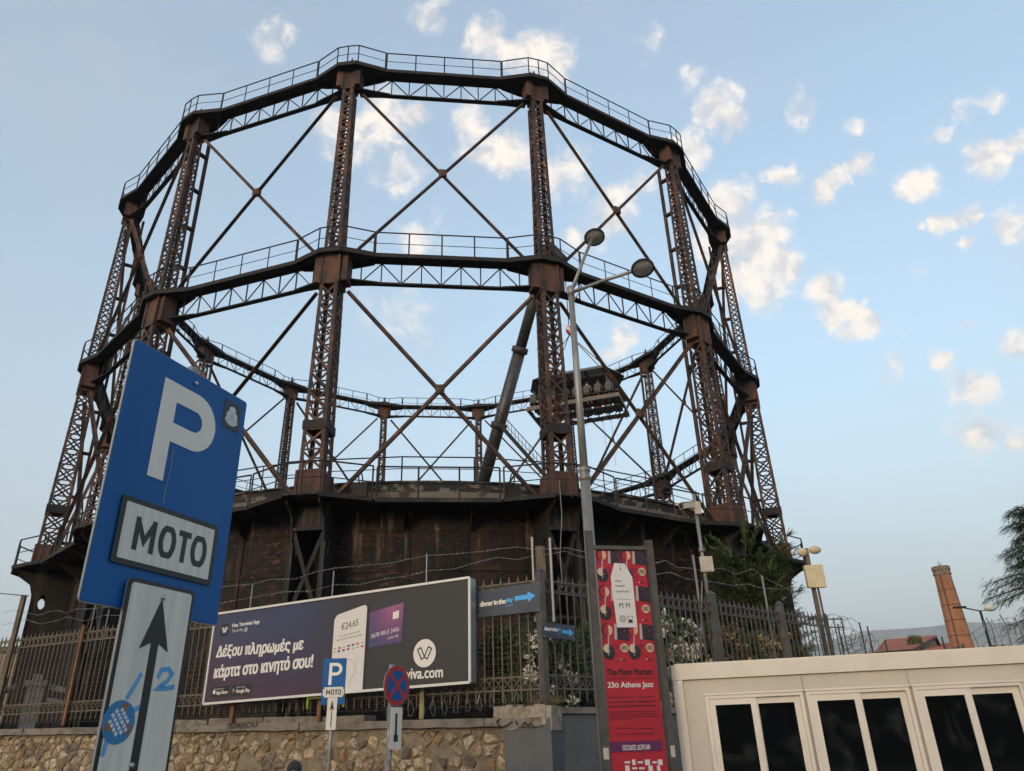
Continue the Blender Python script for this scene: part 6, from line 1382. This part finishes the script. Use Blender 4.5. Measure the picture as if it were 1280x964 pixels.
# ------------------------------------------------------------------ person passing along the pavement
a_ = atD(368.5,953.5,8.2); PH = a_.z-.12; k = PH/1.70
man = thing('person', 'person with short dark hair walking below the stone wall at the bottom edge', 'person', (a_.x, a_.y, .12), radians(200))
J = [(0,0,.95),(0,0,1.12),(0,.01,1.34),(0,.0,1.46),(0,.015,1.52), (-.10,0,.92),(-.11,.08,.50),(-.10,-.02,.09),(-.10,.14,.04), (.10,0,.92),(.10,-.04,.50),(.10,-.22,.12),(.10,-.10,.04),
     (-.19,0,1.38),(-.25,-.06,1.10),(-.24,.08,.88),(-.23,.12,.80), (.19,0,1.38),(.25,.04,1.10),(.24,.16,.90),(.23,.20,.82)]
Eg = [(0,1),(1,2),(2,3),(3,4),(0,5),(5,6),(6,7),(7,8),(0,9),(9,10),(10,11),(11,12),(2,13),(13,14),(14,15),(15,16),(2,17),(17,18),(18,19),(19,20)]
Rd = [.14,.125,.14,.058,.055,.10,.065,.045,.04,.10,.065,.045,.04,.065,.047,.035,.03,.065,.047,.035,.03]
J = [(x*k,y*k,z*k) for x,y,z in J]; bm_ = skinned(J, Eg, [r_*k for r_ in Rd], 'body', [cloths[1]], 2); inst('body', bm_, man)
hd = bmesh.new(); bmesh.ops.create_uvsphere(hd, u_segments=20, v_segments=14, radius=1)
for v in hd.verts:
    x, y, z = v.co; v.co = (x*.075*(1-.18*max(0,-z)), y*.097+(.012 if (y > .9 and abs(z+.1) < .3 and abs(x) < .3) else 0), z*.118); v.co += V((0,.02,1.585)); v.co *= k
mh = bpy.data.meshes.new('head'); hd.to_mesh(mh); hd.free(); mh.materials.append(SKIN); mh.polygons.foreach_set('use_smooth', [True]*len(mh.polygons)); inst('head', mh, man)
mb = MB().ico((0,0,0), (.083*k,.100*k,.098*k), 3, .03); mb.v = [(x, y+.004*k, max(z, -.03*k)) for x, y, z in mb.v]; mb.build('hair', mat('black_hair', (.010,.008,.008), .5, 0, (.02,.016,.014), 40, .4, .6, bump=.8, bscale=90), man, True, loc=(0,.008*k,1.628*k))
for sx in (-1,1):
    MB().ico((sx*.078*k,.012*k,1.575*k), (.010*k,.020*k,.032*k), 1).build('ear', SKIN, man, True); MB().ico((sx*.030*k,.108*k,1.595*k), (.013*k,.008*k,.009*k), 1).build('eye', WHITE, man, True)
    hm = MB(); hc = V(J[16] if sx < 0 else J[20]); hm.ico(tuple(hc-V((0,0,.035*k))), (.018*k,.040*k,.045*k), 2)
    for f in range(4): b_ = hc+V((0,(-.027+.018*f)*k,-.07*k)); L = (.055,.068,.064,.050)[f]*k; hm.tube([b_, b_+V((-sx*.006,.004,-L*.5)), b_+V((-sx*.016,.008,-L))], [.009*k,.008*k,.006*k], 6)
    b_ = hc+V((0,.03*k,-.03*k)); hm.tube([b_, b_+V((-sx*.008,.028*k,-.028*k)), b_+V((-sx*.014,.034*k,-.055*k))], [.011*k,.009*k,.007*k], 6); hm.build('hand', SKIN, man, True)
MB().prism([(-.012*k,1.56*k),(.012*k,1.56*k),(.005*k,1.60*k),(-.005*k,1.60*k)], .105*k, .128*k, 'y').build('nose', SKIN, man); MB().box(-.022*k,.022*k,.098*k,.106*k,1.528*k,1.536*k).build('mouth', mat('lips', (.30,.11,.09), .5), man)

# ------------------------------------------------------------------ behind the camera: trees and building added to darken reflections in the panes
TRD = [leafmat('added_tree_leaf', (.030,.042,.018), (.045,.060,.026))]
trunk_m = MB().tube([(0,0,-.02),(0,0,3.2)], [.2,.14], 8).mesh('trunk', BARK); crown_m = leafcloud([(0,0,5.0,2.4,2.4,2.0),(1.2,.5,4.2,1.6,1.6,1.2),(-1.2,-.4,4.3,1.7,1.5,1.3)], 5000, .34, 51).mesh('crown', TRD)
for i in range(10):
    t = thing('added_street_tree', 'leafy tree added across the road to darken the window reflections', 'tree', (-14+i*6.5, -14.5-(i % 3)*1.2, 0), i*1.3, 'trees added behind the viewer to darken the window reflections'); inst('trunk', trunk_m, t); o = inst('crown', crown_m, t); o['kind'] = 'stuff'
ob = thing('added_street_building', 'long dark shuttered building added across the road to darken the window reflections', 'building', (10, -34, 0)); MB().box(-50,50,-6,0,-.02,7.0).build('wall', mat('dark_render', (.12,.11,.10), .9, 0, (.09,.08,.075), .5, .4, .6), ob)
for i in range(18): MB().box(-48+i*5.4,-45.4+i*5.4,0,.05,.8,3.2).build('shutter', GREYP, ob)

# ------------------------------------------------------------------ air
HZ = bpy.data.materials.new('air_haze'); HZ.use_nodes = True; ht = HZ.node_tree; ht.nodes.clear(); H_ = NT(ht)
pv = H_.n('ShaderNodeVolumePrincipled'); pv.inputs['Color'].default_value = (.86,.92,1.0,1); pv.inputs['Density'].default_value = .00022; pv.inputs['Anisotropy'].default_value = .1
oo = H_.n('ShaderNodeOutputMaterial'); ht.links.new(pv.outputs[0], oo.inputs['Volume'])
hzb = MB().box(-21000,21000,-21000,21000,-2,620).build('haze', HZ); hzb['kind'] = 'stuff'
